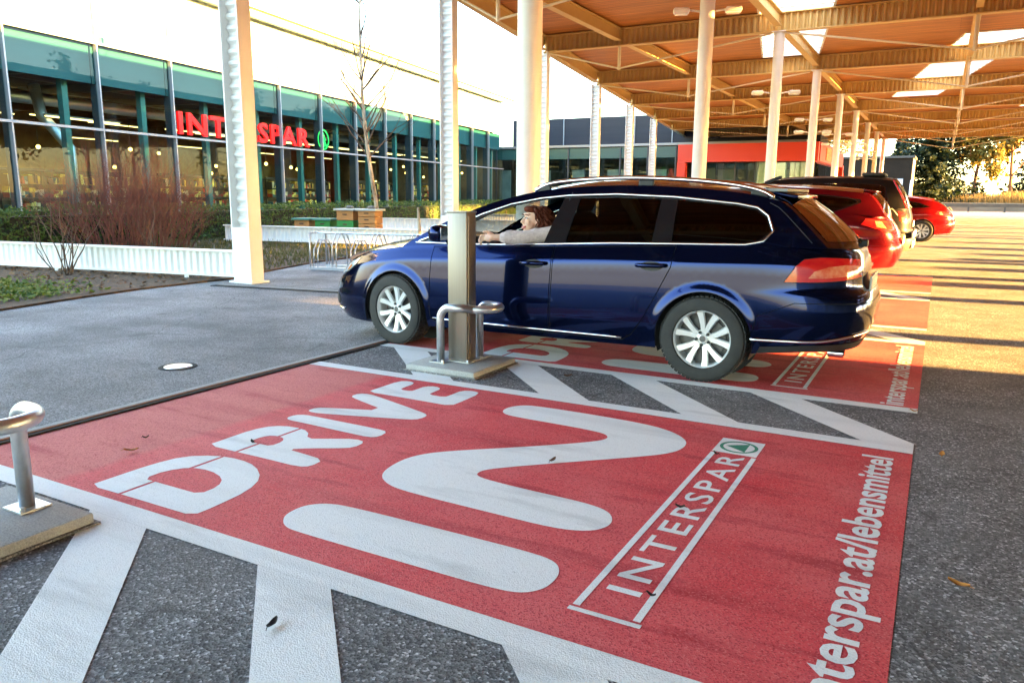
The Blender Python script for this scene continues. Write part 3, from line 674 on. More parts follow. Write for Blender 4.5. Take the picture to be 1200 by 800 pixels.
# ------------------------------------------------------------------ far entrance building, box building
M_clad = mat('dark_metal_cladding', (.012, .013, .020), .6, spec=.3, var=.5, vscale=.5, vcol=(.022, .022, .032), stretch=(.2, 1, 6))
M_redp = mat('red_portal_panel', (.62, .035, .012), .45, var=.3, vscale=.6, vcol=(.52, .03, .012))
M_pane2 = glass_mat('entrance_glass', (.50, .62, .60), .10, 0, .45)
ent = empty('entrance_building', (-12, 52, 0), 0, 'glazed entrance building with dark metal upper storey and red portal', 'building')
def epart(mb, n, m, parent=ent, **k):
    o = mb.build(n, m, parent, **k)
    if parent is ent: o.location = (12, -52, 0)
    return o
b = MB(); b.box((-24.2, 62, 6.05), (15.4, 8, 2.5)); epart(b, 'upper_storey', M_clad)
b = MB(); b.box((-12.0, 60, 5.15), (8.6, 4, .7)); b.box((-12, 60.6, 2.5), (9, .3, 4.6)); epart(b, 'dark_wall', M_clad)
for i in range(5):
    b = MB(); b.box((-30.2+3*i, 57.96, 6.05), (.07, .06, 2.4)); epart(b, 'cladding_rib', M_mull)
b = MB(); b.box((-22, 55.2, 4.72), (28.6, 6.6, .16)); epart(b, 'roof', M_mull)
b = MB(); b.box((-22, 52.1, 4.2), (28.4, .12, .75)); epart(b, 'teal_band', mat('dark_teal_band', (.018, .075, .075), .4))
for i in range(14):
    xa = -36+2.0*i
    b = MB(); b.quad((xa+.04, 52, .1), (xa+1.96, 52, .1), (xa+1.96, 52, 3.85), (xa+.04, 52, 3.85)); w_ = epart(b, 'window_pane', M_pane2)
    b = MB(); b.box((xa, 52, 2.3), (.08, .12, 4.6)); epart(b, 'mullion', M_mulld)
b = MB(); b.box((-22, 57.6, 2.3), (28, .1, 4.6)); b.box((-36.1, 55, 2.3), (.1, 5, 4.6)); epart(b, 'back_wall', mat('pale_inner_wall', (.30, .34, .33), .7, var=1, vscale=.5, vcol=(.05, .06, .06), stretch=(1.4, 1, .7)))
for i in range(7):
    b = MB(); b.box((-33+3.1*i, 53.2, 1.8), (1.0 if i % 2 else 1.6, .05, 2.6)); epart(b, 'curtain', mat('pale_curtain', (.55, .62, .60), .8, var=.6, vscale=1.5, vcol=(.3, .36, .35)))
b = MB(); b.box((-22, 54.5, .08), (28, 5.0, .1)); epart(b, 'floor', M_int_floor)
# red portal: fascia towards the camera, return wall towards the lot with a yellow sign
b = MB(); b.box((-11.15, 51.0, 4.02), (8.7, .5, 1.12)); b.box((-15.25, 51.0, 1.72), (.55, .5, 3.46)); rp = epart(b, 'red_portal', M_redp)
b = MB(); b.box((-7.0, 57.6, 4.02), (.5, 12.6, 1.12)); b.box((-7.0, 64.0, 1.8), (.55, .6, 3.6)); epart(b, 'red_return', M_redp)
b = MB(); b.box((-6.73, 55.2, 4.0), (.05, 2.6, .8)); epart(b, 'yellow_sign', mat('yellow_sign_face', (.75, .32, .03), .5, var=.9, vscale=3, vcol=(.62, .06, .015), stretch=(1, .5, 3)))
b = MB(); b.box((-6.72, 57.0, 4.0), (.05, .7, .8)); epart(b, 'dark_sign', M_mulld)
for i in range(6):
    b = MB(); xa = -14.6+1.25*i; b.quad((xa+.04, 52.4, .1), (xa+1.2, 52.4, .1), (xa+1.2, 52.4, 3.55), (xa+.04, 52.4, 3.55)); epart(b, 'door_pane', M_pane2)
    b = MB(); b.box((xa, 52.4, 1.85), (.07, .1, 3.7)); epart(b, 'door_mullion', M_mulld)
for i in range(6):
    b = MB(); ya = 52.6+1.8*i; b.quad((-7.1, ya+.04, .1), (-7.1, ya+1.76, .1), (-7.1, ya+1.76, 3.6), (-7.1, ya+.04, 3.6)); epart(b, 'side_pane', M_pane2)
b = MB(); b.box((-10.9, 55.8, 1.85), (.1, 5, 3.6)); b.box((-12.9, 53.4, 1.6), (1.1, .06, 2.9)); b.box((-9.2, 53.6, 1.6), (.9, .06, 2.9)); epart(b, 'white_screen', mat('white_screen', (.8, .82, .8), .6))
# vent drums on the roof
for x in (-16.2, -12.6):
    o = MB().lathe([(.55, 0), (.55, .5), (.7, .55), (.7, .75), (.2, .9)], 20, close=True).build('roof_vent', M_galv, smooth=False); o.location = (x-3, 59.5, 4.8 if x > -14 else 7.3)
    tag(o, 'round grey vent drum on the dark upper storey' if x < -14 else 'low grey vent drum on the flat entrance roof', 'roof vent')
boxb = empty('box_building', (-7.6, 86, 0), 0, 'black flat roofed box building beyond the canopy end', 'building')
b = MB(); b.box((0, 5, 2.55), (9.6, 10, 5.1)); b.build('wall', mat('black_facade', (.016, .012, .009), .9, spec=.1, var=.5, vscale=1, vcol=(.03, .022, .016)), boxb)
b = MB(); b.box((0, 5, 5.2), (10, 10.4, .2)); b.build('roof_slab', M_dark, boxb)
for i in range(5):
    b = MB(); b.box((-3.9+1.9*i, -.02, 2.3), (.9, .08, 1.7)); f_ = b.build('window', M_mulld, boxb)
    b = MB(); b.box((-3.9+1.9*i, -.07, 2.3), (.78, .03, 1.56)); b.build('pane', mat('window_bright', (.55, .6, .62), .1), f_)
b = MB(); b.box((4.83, 4.0, 3.0), (.06, 7, 4.2)); b.build('side_panel', mat('grey_side', (.36, .31, .24), .6), boxb)
# concrete boundary wall, rail and post at the far end of the lot
wall = tag(MB().box((14, 90, .42), (44, .35, .84)).build('boundary_wall', mat('weathered_concrete', (.26, .20, .13), .85, var=.8, vscale=.8, vcol=(.10, .07, .045), stretch=(.3, 1, 2))), 'low weathered concrete wall along the far edge of the lot', 'wall')
rail = empty('guard_rail', (14, 86, 0), 0, 'dark wooden guard rail in front of the far concrete wall', 'guard rail')
b = MB(); b.box((0, 0, .62), (42, .1, .32)); b.build('rail_board', mat('dark_timber', (.10, .07, .045), .8, var=.6, vscale=2), rail)
for i in range(15):
    b = MB(); b.box((-20.5+2.95*i, .12, .4), (.14, .14, .8)); b.build('rail_post', M_shelf, rail)
o = MB().lathe([(.09, 0), (.09, 2.7), (.01, 2.78)], 12, close=True).build('white_post', M_steelw, smooth=False); o.location = (-2.4, 75, 0); tag(o, 'slim white post standing before the dark spruce', 'post')
sheet('road_marking', [(-1, 43.0), (30, 44.4), (30, 44.7), (-1, 43.3)], .008, M_white)
sheet('road_marking', [(0, 60.0), (30, 60.0), (30, 60.5), (0, 60.5)], .008, M_white)
# ------------------------------------------------------------------ unseen hall, trees and planters added to shade the lot
M_render = mat('grey_render', (.42, .40, .37), .8, var=.4, vscale=1, vcol=(.34, .32, .30), bump=.1)
hall = empty('shade_hall', (22, -9.9, 0), 0, 'unseen grey rendered hall added to shade the near parking bays', 'building')
b = MB(); b.box((0, 0, 4), (12, 36.4, 8)); b.build('wall', M_render, hall)
b = MB(); b.box((0, 0, 8.1), (12.5, 37, .2)); b.build('roof', M_dark, hall)
for i in range(6):
    b = MB(); b.box((-6.03, -15+5.6*i, 2.0), (.06, 3.2, 4)); b.build('roller_door', M_mull, hall)
def bark_mat(name, c, v): return mat(name, c, .9, var=1, vscale=9, vcol=v, bump=.8, bscale=30, stretch=(1, 1, .25))
M_bark = bark_mat('bark_brown', (.10, .065, .04), (.035, .025, .018))
M_birch = bark_mat('birch_bark', (.60, .50, .36), (.16, .10, .06))
M_twig = mat('red_twig', (.15, .038, .026), .8, var=.8, vscale=4, vcol=(.085, .042, .024))
M_twigb = mat('grey_brown_twig', (.13, .085, .06), .85, var=.8, vscale=5, vcol=(.07, .05, .035))
def leafm(name, a, c, s=2.5):
    m, t, b = nodes_of(name)
    tc = t.nodes.new('ShaderNodeTexCoord'); n = t.nodes.new('ShaderNodeTexNoise'); n.inputs['Scale'].default_value = s; n.inputs['Detail'].default_value = 5; t.links.new(tc.outputs['Object'], n.inputs['Vector'])
    r = t.nodes.new('ShaderNodeMapRange'); r.inputs[1].default_value = .35; r.inputs[2].default_value = .65; t.links.new(n.outputs[0], r.inputs[0])
    x = t.nodes.new('ShaderNodeMix'); x.data_type = 'RGBA'; x.inputs[6].default_value = rgb(a); x.inputs[7].default_value = rgb(c); t.links.new(r.outputs[0], x.inputs[0]); t.links.new(x.outputs[2], b.inputs['Base Color'])
    b.inputs['Roughness'].default_value = .55; b.inputs['Specular IOR Level'].default_value = .3
    tr = t.nodes.new('ShaderNodeBsdfTranslucent'); t.links.new(x.outputs[2], tr.inputs[0]); mx = t.nodes.new('ShaderNodeMixShader'); mx.inputs[0].default_value = .3
    o = t.nodes['Material Output']; t.links.new(b.outputs[0], mx.inputs[1]); t.links.new(tr.outputs[0], mx.inputs[2]); t.links.new(mx.outputs[0], o.inputs[0])
    return m
M_hedge = leafm('hedge_leaf', (.024, .062, .010), (.085, .135, .020), 2.2)
M_spruce = leafm('spruce_needles', (.006, .016, .007), (.022, .032, .009), .8)
M_gold = leafm('golden_leaf', (.20, .13, .02), (.09, .085, .015), .9)
M_grass = leafm('dry_grass', (.34, .21, .06), (.20, .14, .04), 1.2)
M_ivy = leafm('ground_cover_leaf', (.05, .10, .012), (.22, .24, .03), 5)
M_litter = leafm('fallen_leaf', (.20, .11, .045), (.11, .06, .03), 6)
def rv(): 
    while True:
        v = Vector((random.uniform(-1, 1), random.uniform(-1, 1), random.uniform(-1, 1)))
        if .05 < v.length < 1: return v.normalized()
def leaf(mb, p, s, nrm=None, asp=.55, mi=0):
    n = nrm or rv(); a = n.orthogonal().normalized(); a = Quaternion(n, random.uniform(0, 6.28))@a; c = n.cross(a); p = Vector(p)
    mb.add([p-a*s, p+c*s*asp, p+a*s, p-c*s*asp], [(0, 1, 2, 3)], mi)
def branch(mb, p, d, L_, r, depth, split=3, spread=.6, up_=.15, tips=None, n=5, wig=.12, k=4, taper=.55):
    pts = [Vector(p)]; rr = [r]; d = Vector(d).normalized()
    for i in range(k):
        d = (d+rv()*wig+Vector((0, 0, up_*.3))).normalized(); pts.append(pts[-1]+d*L_/k); rr.append(r*(1-(1-taper)*(i+1)/k))
    mb.tube(pts, r, n if depth > 1 else 3, caps=False, rr=rr)
    if tips is not None: tips += [(q, d) for q in pts[1:]] if depth <= 1 else []
    if depth <= 0: return
    for j in range(split):
        q = pts[random.randint(max(1, k//2), k)] if j else pts[-1]
        dd = (d+rv()*spread+Vector((0, 0, up_))).normalized()
        branch(mb, q, dd, L_*random.uniform(.55, .8), rr[-1]*random.uniform(.7, .95), depth-1, split, spread, up_, tips, n, wig, k, taper)
def bare_tree(name, loc, H, r, label, cat, group=None, depth=4, leafmat=None, nleaf=0, ls=.1, barkm=None, seed=1, split=3, lean=(0, 0), spread=.65, limb=.42):
    random.seed(seed); t = empty(name, loc, 0, label, cat, group)
    tr = MB(); pts = [Vector((lean[0]*u*u, lean[1]*u*u, H*.95*u))+Vector((random.uniform(-.04, .04), random.uniform(-.04, .04), 0))*H*.12 for u in [i/8 for i in range(9)]]
    pts[0] = Vector((0, 0, -.05)); tr.tube(pts, r, 9, rr=[r*(1.15-.85*i/8) for i in range(9)]); tr.build('trunk', barkm or M_bark, t, smooth=True)
    br = MB(); tips = []
    for i in range(3, 9):
        for j in range(2):
            a = random.uniform(0, 6.28); d = Vector((cos(a), sin(a), random.uniform(.3, .9)))
            branch(br, pts[i], d, H*limb*random.uniform(.5, .9)*(1.15-i*.07), r*(.5-.035*i), depth-1, split, spread, .12, tips)
    br.build('limbs', barkm or M_bark, t, smooth=True)
    if nleaf:
        lf = MB()
        for k in range(nleaf):
            q, d = random.choice(tips); leaf(lf, q+rv()*ls*random.uniform(.5, 4), ls*random.uniform(.6, 1.3))
        lf.build('crown', leafmat, t)
    return t
bare_tree('shade_tree', (14.5, 9.6, 0), 8.5, .2, 'unseen leafy tree added to soften the shade of the grey hall', 'tree', depth=4, leafmat=M_hedge, nleaf=2600, ls=.16, seed=3)  # out of view, added to blur the edge of the hall's shade
# unseen planters added so that their long shadows stripe the sunlit tarmac
p0 = None
for i, (x, y) in enumerate(((9.75, 17.6), (10.2, 20.2), (9.6, 14.4), (10.6, 22.2), (9.8, 24.4), (10.3, 27.6), (9.6, 31.0), (10.2, 36), (9.9, 41))):
    if p0 is None:
        o = p0 = empty('shadow_planter', (0, 0, 0), 0, 'unseen round concrete planter added to cast a shadow stripe on the lot', 'planter', 'unseen planters added for shadow stripes')
        b = MB(); b.lathe([(.30, 0), (.38, .9), (.38, 1.05), (.30, 1.05), (.28, .98), (.0, .98)], 14, close=True); b.build('tub', M_conc, o)
        b = MB(); b.lathe([(.384, .86), (.384, .95)], 14); b.build('band', M_white, o)
    else: o = copy_tree(p0)
    o.location = (x, y, 0)
for i, (x, y, h) in enumerate(((12, 12.6, 7), (16, 16.2, 8), (13, 19.6, 7.5), (17, 25.5, 8), (13, 33, 8), (15, 44, 8))):  # out of view, trunks added and thickened to cast shadow stripes
    bare_tree('shadow_tree', (x, y, 0), h, .24+.05*(i % 3), 'unseen bare tree added to cast trunk shadows across the lot', 'tree', 'unseen bare trees added for shadow stripes', depth=2, seed=20+i)
# ------------------------------------------------------------------ planting before the store
def loc_s(x, y, z=0): q = SO+SD*x-SN*y; return (q.x, q.y, z)
random.seed(11)
hedge = empty('hedge', loc_s(0, -4.4), SRZ, 'long clipped box hedge below the supermarket windows', 'hedge')
hb = MB(); H0, H1, HX0, HX1 = .06, .93, -13, 29
hb.box(((HX0+HX1)/2, 0, .42), (HX1-HX0-.2, .75, .66)); hb.build('hedge_core', mat('hedge_core_dark', (.02, .022, .01), .95), hedge)  # plain dark box filling the inside of the hedge
hb = MB()
for i in range(26000):
    x = HX0+(HX1-HX0)*random.random()**1.15; s = random.random()
    lump = .10*sin(x*2.1)+.06*sin(x*5.3+1)
    if s < .60: y, z = -.42-.10*random.random()-lump*.5, random.uniform(H0, H1+lump*.3)
    else: y, z = random.uniform(-.5, .45), H1-.06+random.uniform(-.05, .10)+lump*.4
    leaf(hb, (x, y, z), random.uniform(.022, .05), (Vector((0, -1 if s < .6 else 0, .9 if s >= .6 else .45))+rv()*.9).normalized(), .6)
hb.build('hedge_leaves', M_hedge, hedge)
# low white fence panels, square to the store front, one at each of the first eave columns
f0 = None
for k, (ln, lab) in enumerate(((6.4, 'low white ribbed fence panel left of the nearest corrugated column'), (6.4, 'low white ribbed fence panel behind the beehives and the bike rack'), (6.4, 'low white ribbed fence panel behind the young birch'), (6.4, 'low white ribbed fence panel farthest along the eave columns'))):
    Y = 7.97+7.2*k; X = eave_x(Y)
    if f0 is None:
        f = f0 = empty('fence_panel', (0, 0, 0), 0, lab, 'fence', 'low white fence panels')
        b = MB(); corr_web(b, (-.2, 0), (-ln, 0), .10, .44, .012, .12); b.build('ribbed_panel', M_steelw, f)
        for z in (.09, .45):
            b = MB(); b.box((-ln/2-.1, 0, z), (ln-.2, .13, .026)); b.build('rail', M_steelw, f)
        for i in range(3):
            b = MB(); b.box((-ln+.1+2.6*i, 0, .05), (.08, .08, .1)); b.build('foot', M_steelw, f)
    else: f = copy_tree(f0)
    f['label'] = lab; f.location = (X, Y, .0); f.rotation_euler.z = atan2(-SN.y, -SN.x)+pi
# red twigged dogwood and two small bare shrubs
def shrub(name, loc, n, H, spread, m, label, seed, r=.012, depth=2, split=3, base=.35, up_=.25):
    random.seed(seed); t = empty(name, loc, 0, label, 'shrub'); b = MB()
    for i in range(n):
        a = random.uniform(0, 6.28); s = random.random()**.6*base; lf = random.uniform(.3, 1.0)*s/base
        branch(b, (cos(a)*s, sin(a)*s, -.02), (cos(a)*spread*lf*1.2+random.uniform(-.3, .3), sin(a)*spread*lf*1.2+random.uniform(-.3, .3), 1), H*random.uniform(.36, .62)*(1-.35*(s/base)**2), r*random.uniform(.6, 1.1), depth, split, .75, up_, None, 4, .16, 4, .6)
    b.build('stems', m, t); return t
shrub('dogwood_shrub', (-15.7, 11.1, .03), 230, 2.0, .75, M_twig, 'big dense red twigged bare shrub before the hedge', 5, .010, 3, 3, 1.15, .15)
shrub('bare_shrub', (-11.7, 7.0, .03), 11, 1.35, .8, M_twigb, 'small bare shrub standing in front of the near white fence', 6, .012, 3, 2, .12)
shrub('bare_shrub', (-12.6, 9.3, .03), 12, 1.0, .8, M_twigb, 'little pale bare shrub between near column and red twigged shrub', 8, .009, 3, 2, .1)
# ground cover, leaf litter, weedy grass
random.seed(9); b = MB()
for i in range(9000):
    a = random.gauss(0, .5); c_ = random.gauss(0, .5); x, y = -10.9+a*1.5, 5.0+c_*.95
    if x > -9.25 or not inpoly(x, y, bed): continue
    leaf(b, (x, y, .05+random.random()*.14*max(.15, 1-abs(a)-abs(c_))), random.uniform(.02, .045), (Vector((0, 0, 1))+rv()*.8).normalized(), .6)
tag(b.build('ground_cover', M_ivy), kind='stuff')
b = MB()
for i in range(9000):
    x, y = random.uniform(-22, -9.3), random.uniform(1, 9.5)
    if not inpoly(x, y, bed): continue
    leaf(b, (x, y, .036+random.random()*.03), random.uniform(.02, .05), (Vector((0, 0, 1))+rv()*.6).normalized(), .55)
tag(b.build('leaf_litter', M_litter), kind='stuff')
b = MB()
for i in range(16000):
    x, y = random.uniform(-18, -9.6), random.uniform(8.6, 20)
    if not inpoly(x, y, bed): continue
    h = random.uniform(.05, .16); a = random.uniform(0, 6.28); w_ = .012; dx, dy = cos(a)*w_, sin(a)*w_; q = rv()*.06
    b.add([(x-dx, y-dy, .02), (x+dx, y+dy, .02), (x+q.x, y+q.y, h)], [(0, 1, 2)])
tag(b.build('grass', leafm('weedy_grass', (.05, .075, .018), (.13, .11, .035), 1.5)), kind='stuff')
# young birch
random.seed(4)
bt = empty('birch_tree', (-13.1, 16.5, .02), 0, 'slender young bare birch behind the white fence panels', 'tree'); b = MB()
axis = [(0, 0, 0), (-.12, -.02, 1.0), (-.30, -.05, 2.2), (-.40, -.1, 3.4), (-.42, -.12, 4.4), (-.40, -.15, 5.6), (-.30, -.15, 7.2)]
ax = spline(axis, 4); b.tube(ax, .06, 8, rr=[.062*(1-.6*i/(len(ax)-1)) for i in range(len(ax))]); b.build('trunk', M_birch, bt, smooth=True)
b = MB()
for i in range(34):
    q = ax[random.randint(8, len(ax)-1)]; a = random.uniform(0, 6.28)
    branch(b, q, (cos(a), sin(a), random.uniform(.7, 1.3)), random.uniform(.6, 1.15), .022, 2, 3, .5, .15, None, 4, .12)
b.build('twigs', M_twigb, bt)
# beehives
M_hg = mat('hive_green', (.02, .22, .04), .6, var=.3, vscale=3); M_ho = mat('hive_orange_wood', (.46, .22, .07), .7, var=.6, vscale=6, vcol=(.30, .13, .04), stretch=(1, 1, 6))
M_hl = mat('hive_lid_metal', (.40, .42, .40), .5, metal=.4); M_ht = mat('hive_lid_teal', (.06, .20, .16), .6); M_stone = mat('grey_stone', (.25, .24, .22), .9, var=.8, vscale=12, bump=.5)
M_dkw = mat('hive_stand', (.09, .05, .03), .8)
def hive(px, boxes, lid, label, stone=True, w_=.46, d=0):
    # placed along a line behind the second fence panel
    p = Vector((-11.1, 15.3, 0))+Vector((-SN.x, -SN.y, 0))*px+SD*(1.3+d)
    t = empty('beehive', (p.x, p.y, .02), SRZ-pi/2, label, 'beehive', 'beehives behind the fence'); z = .30
    b = MB()
    for s in (-1, 1):
        for q in (-1, 1): b.box((s*.18, q*.16, .15), (.05, .05, .3))
    b.build('stand', M_dkw, t)
    for m, h in boxes:
        b = MB(); b.box((0, 0, z+h/2), (w_, .42, h-.012), bev=.006); b.box((0, -.215, z+.03), (w_*.5, .02, .025)); bx = b.build('hive_box', m, t)
        b = MB(); b.box((0, -.222, z+h*.62), (.12, .02, .03)); b.build('grip', M_dkw, bx); z += h
    b = MB(); b.box((0, 0, z+.025), (w_+.12, .54, .05), bev=.006); b.build('lid', lid, t)
    if stone:
        b = MB(); b.lathe([(.0, -.0), (.09, .0), (.11, .04), (.07, .08), (.0, .085)], 9); o = b.build('weight_stone', M_stone, t); o.location = (.03, .0, z+.05)
hive(3.95, [(M_ho, .25)], M_ht, 'low orange beehive with teal lid at the left end of the row', False)
hive(3.3, [(M_hg, .25)], M_ht, 'low green beehive right of the lowest orange beehive', False)
hive(2.6, [(M_hg, .26), (M_ho, .26)], M_hl, 'tall beehive with green bottom box and orange top', w_=.5)
hive(1.95, [(M_ho, .18), (M_ho, .18), (M_ho, .16)], M_hl, 'tall all orange beehive at the right end of the row', w_=.5)
# bicycle rack
br_ = empty('bike_rack', (-9.1, 10.15, .004), SRZ-pi/2, 'galvanised bicycle rack on the lane before the white fence', 'bike rack')
for y in (-.25, .25):
    b = MB(); b.box((.9, y, .03), (2.4, .07, .05)); b.build('base_rail', M_galv, br_)
for i in range(7):
    b = MB(); x = -.2+.36*i; hh = .62 if i % 2 else .50
    for s in (-.04, .04): b.tube([(x+s, -.25, .05), (x+s, -.22, hh*.7), (x+s, -.08, hh), (x+s, .10, hh), (x+s, .23, hh*.7), (x+s, .25, .05)], .011, 6)
    b.build('hoop', M_galv, br_, smooth=True)
for s in (-.30, 2.1):
    b = MB(); b.tube([(s, -.25, .05), (s, -.25, .62), (s, .25, .62), (s, .25, .05)], .016, 8); b.build('end_frame', M_galv, br_, smooth=True)
b = MB(); b.tube([(-.3, 0, .62), (2.1, 0, .62)], .016, 8); b.build('top_rail', M_galv, br_)
o = MB().tube([(0, 0, 0), (.01, 0, .5), (-.02, 0, 1.0)], .035, 7, rr=[.035, .04, .025]).build('wooden_stake', M_birch, smooth=True); o.location = (-10.05, 14.0, 0); tag(o, 'short bare wooden stake between the blue bonnet and second corrugated column', 'stake')
# ------------------------------------------------------------------ far trees and grass
def spruce(loc, H, R, label, seed, n=34):
    random.seed(seed); t = empty('spruce_tree', loc, 0, label, 'tree')
    b = MB(); b.tube([(0, 0, -.1), (0, 0, H*.5), (0, 0, H)], .22, 8, rr=[.24, .14, .02]); b.build('trunk', M_bark, t)
    b = MB()
    for i in range(n):
        u = (i+.5)/n; z = H*(.06+.94*u); rad = R*(1-u)**.8*random.uniform(.8, 1.15)+.15
        for j in range(9):
            a = 2*pi*j/9+i*1.3+random.uniform(-.3, .3); ln = rad*random.uniform(.65, 1.2)
            for k in range(11):
                v_ = (k+1)/11; q = Vector((cos(a)*ln*v_, sin(a)*ln*v_, z-.28*ln*v_+.12*ln*v_*v_))
                for m_ in range(4):
                    q2 = q+Vector((random.uniform(-.22, .22), random.uniform(-.22, .22), random.uniform(-.22, .1)))
                    leaf(b, q2, random.uniform(.16, .34), (Vector((cos(a)*.3, sin(a)*.3, .8))+rv()*.7).normalized(), .42)
    b.build('needle_branches', M_spruce, t); return t
spruce((-1.2, 95, 0), 15, 4.6, 'tall dark spruce beyond the lot, left of the golden trees', 31, 46)
spruce((-5.0, 112, 0), 9.5, 3.2, 'smaller dark conifer left behind the tall dark spruce', 33, 22)
spruce((9.2, 100, 0), 8.5, 4.0, 'dark bushy conifer at the right edge of the photo', 35, 24)
bare_tree('pine_tree', (2.9, 98, 0), 10.5, .2, 'tall golden lit tree with thin crown right of the spruce', 'tree', None, 4, M_gold, 6000, .26, bark_mat('pine_bark', (.26, .12, .05), (.12, .06, .03)), 41, 3, (.8, 0), .7, .4)
bare_tree('pine_tree', (6.3, 97, 0), 10, .2, 'golden lit tree with twin looking crooked trunk near the right edge', 'tree', None, 4, M_gold, 6000, .26, bark_mat('pine_bark', (.26, .12, .05), (.12, .06, .03)), 44, 3, (-.8, 0), .75, .4)
for k, (x, y) in enumerate(((22, 60), (27, 75), (25, 98), (-28, 118), (-16, 126))):
    bare_tree('broadleaf_tree', (x, y+12, 0), 11+k % 3, .25, ('leafy tree beyond the lot, off to the right',)[0], 'tree', 'trees beyond the lot', 4, M_gold, 1800, .3, None, 60+k)
random.seed(12); b = MB()
for i in range(5200):
    x = random.gauss(6.8, 3.2); y = 92.5+random.uniform(0, 3.5); h = random.uniform(.8, 2.0)*(1.1-abs(x-6.8)*.05); a = random.uniform(0, 6.28); q = rv()*.5
    b.add([(x-.03, y, .0), (x+.03, y, .0), (x+q.x*.6+.02, y+q.y*.4, h*.7), (x+q.x, y+q.y*.5, h)], [(0, 1, 2), (0, 2, 3)])
tag(b.build('dry_grass', M_grass), kind='stuff')
b = MB()
for i in range(9000):
    x = random.uniform(-24, 24); y = 100+random.uniform(0, 4); z = abs(random.gauss(0, 1.1))*(1+.4*sin(x*.9)+.25*sin(x*2.3))+.1
    leaf(b, (x, y, min(z, 3.6)), random.uniform(.18, .36))
tag(b.build('undergrowth', M_spruce), kind='stuff')
random.seed(7)
# ------------------------------------------------------------------ cars
def carpaint(name, c, metal=.35, rough=.4, coat=1):
    m, t, b = nodes_of(name)
    b.inputs['Base Color'].default_value = rgb(c); b.inputs['Metallic'].default_value = metal; b.inputs['Roughness'].default_value = rough; b.inputs['Specular IOR Level'].default_value = .1
    b.inputs['Coat Weight'].default_value = coat; b.inputs['Coat Roughness'].default_value = .02; b.inputs['Coat IOR'].default_value = 1.5
    n = t.nodes.new('ShaderNodeTexNoise'); n.inputs['Scale'].default_value = 3; n.inputs['Detail'].default_value = 6
    tc = t.nodes.new('ShaderNodeTexCoord'); t.links.new(tc.outputs['Object'], n.inputs['Vector'])
    r = t.nodes.new('ShaderNodeMapRange'); r.inputs[1].default_value = .45; r.inputs[2].default_value = .8; r.inputs[3].default_value = .008; r.inputs[4].default_value = .03; t.links.new(n.outputs[0], r.inputs[0]); t.links.new(r.outputs[0], b.inputs['Coat Roughness'])
    return m
M_blue = carpaint('dark_blue_car_paint', (.0035, .010, .056), .85, .11, .34)
M_redc = carpaint('red_car_paint', (.22, .003, .006), .5, .25, .6)
M_redd = carpaint('dark_red_car_paint', (.085, .002, .006), .5, .25, .6)
M_blackc = carpaint('black_car_paint', (.004, .004, .005), .0, .45, .35)
M_gloss = mat('black_gloss_trim', (.008, .008, .010), .12, spec=.6)
M_rub = mat('black_rubber', (.016, .016, .017), .75, var=.5, vscale=12, vcol=(.04, .038, .034), bump=.25, bscale=120)
M_plas = mat('black_plastic', (.018, .018, .019), .55)
M_chrome = mat('chrome', (.86, .86, .87), .10, metal=1)
M_alloy = mat('silver_alloy', (.74, .75, .76), .28, metal=.35)
M_disc = mat('brake_disc', (.10, .10, .105), .45, metal=.7)
M_inn = mat('interior_dark', (.022, .023, .026), .8)
M_seat = mat('seat_cloth', (.035, .037, .042), .85, var=.4, vscale=30, bump=.2)
M_glassD = glass_mat('privacy_glass', (.014, .016, .02), .045, 0, .5)
M_glassC = glass_mat('car_glass', (.62, .70, .68), .05, 0, .5)
M_glassR = glass_mat('rear_glass', (.12, .12, .11), .10, 0, .5)
M_lens = mat('headlamp_lens', (.62, .66, .70), .08, spec=.7, coat=1, var=.6, vscale=12, vcol=(.25, .27, .30))
M_tail = mat('red_lamp_lens', (.50, .004, .014), .12, spec=.3, coat=.6, var=.45, vscale=9, vcol=(.72, .05, .02), stretch=(1, 1, 3))
M_tailw = mat('clear_lamp_lens', (.70, .30, .16), .15, coat=.6, var=.9, vscale=16, vcol=(.62, .06, .02))
M_amber = mat('amber_lens', (.75, .22, .02), .15, coat=1)
M_plate = mat('number_plate_white', (.75, .75, .73), .4)
def interp(T, x):
    if x <= T[0][0]: return T[0][1]
    for (a, b_), (c, d) in zip(T, T[1:]):
        if x <= c: 
            u = (x-a)/(c-a); return b_+(d-b_)*u
    return T[-1][1]
def smooth_tab(T, n=6):
    """monotone-ish dense version of a table through Catmull-Rom"""
    return [(p.x, p.y) for p in spline([(a, b_, 0) for a, b_ in T], n)]
def sst(u): u = max(0, min(1, u)); return u*u*(3-2*u)
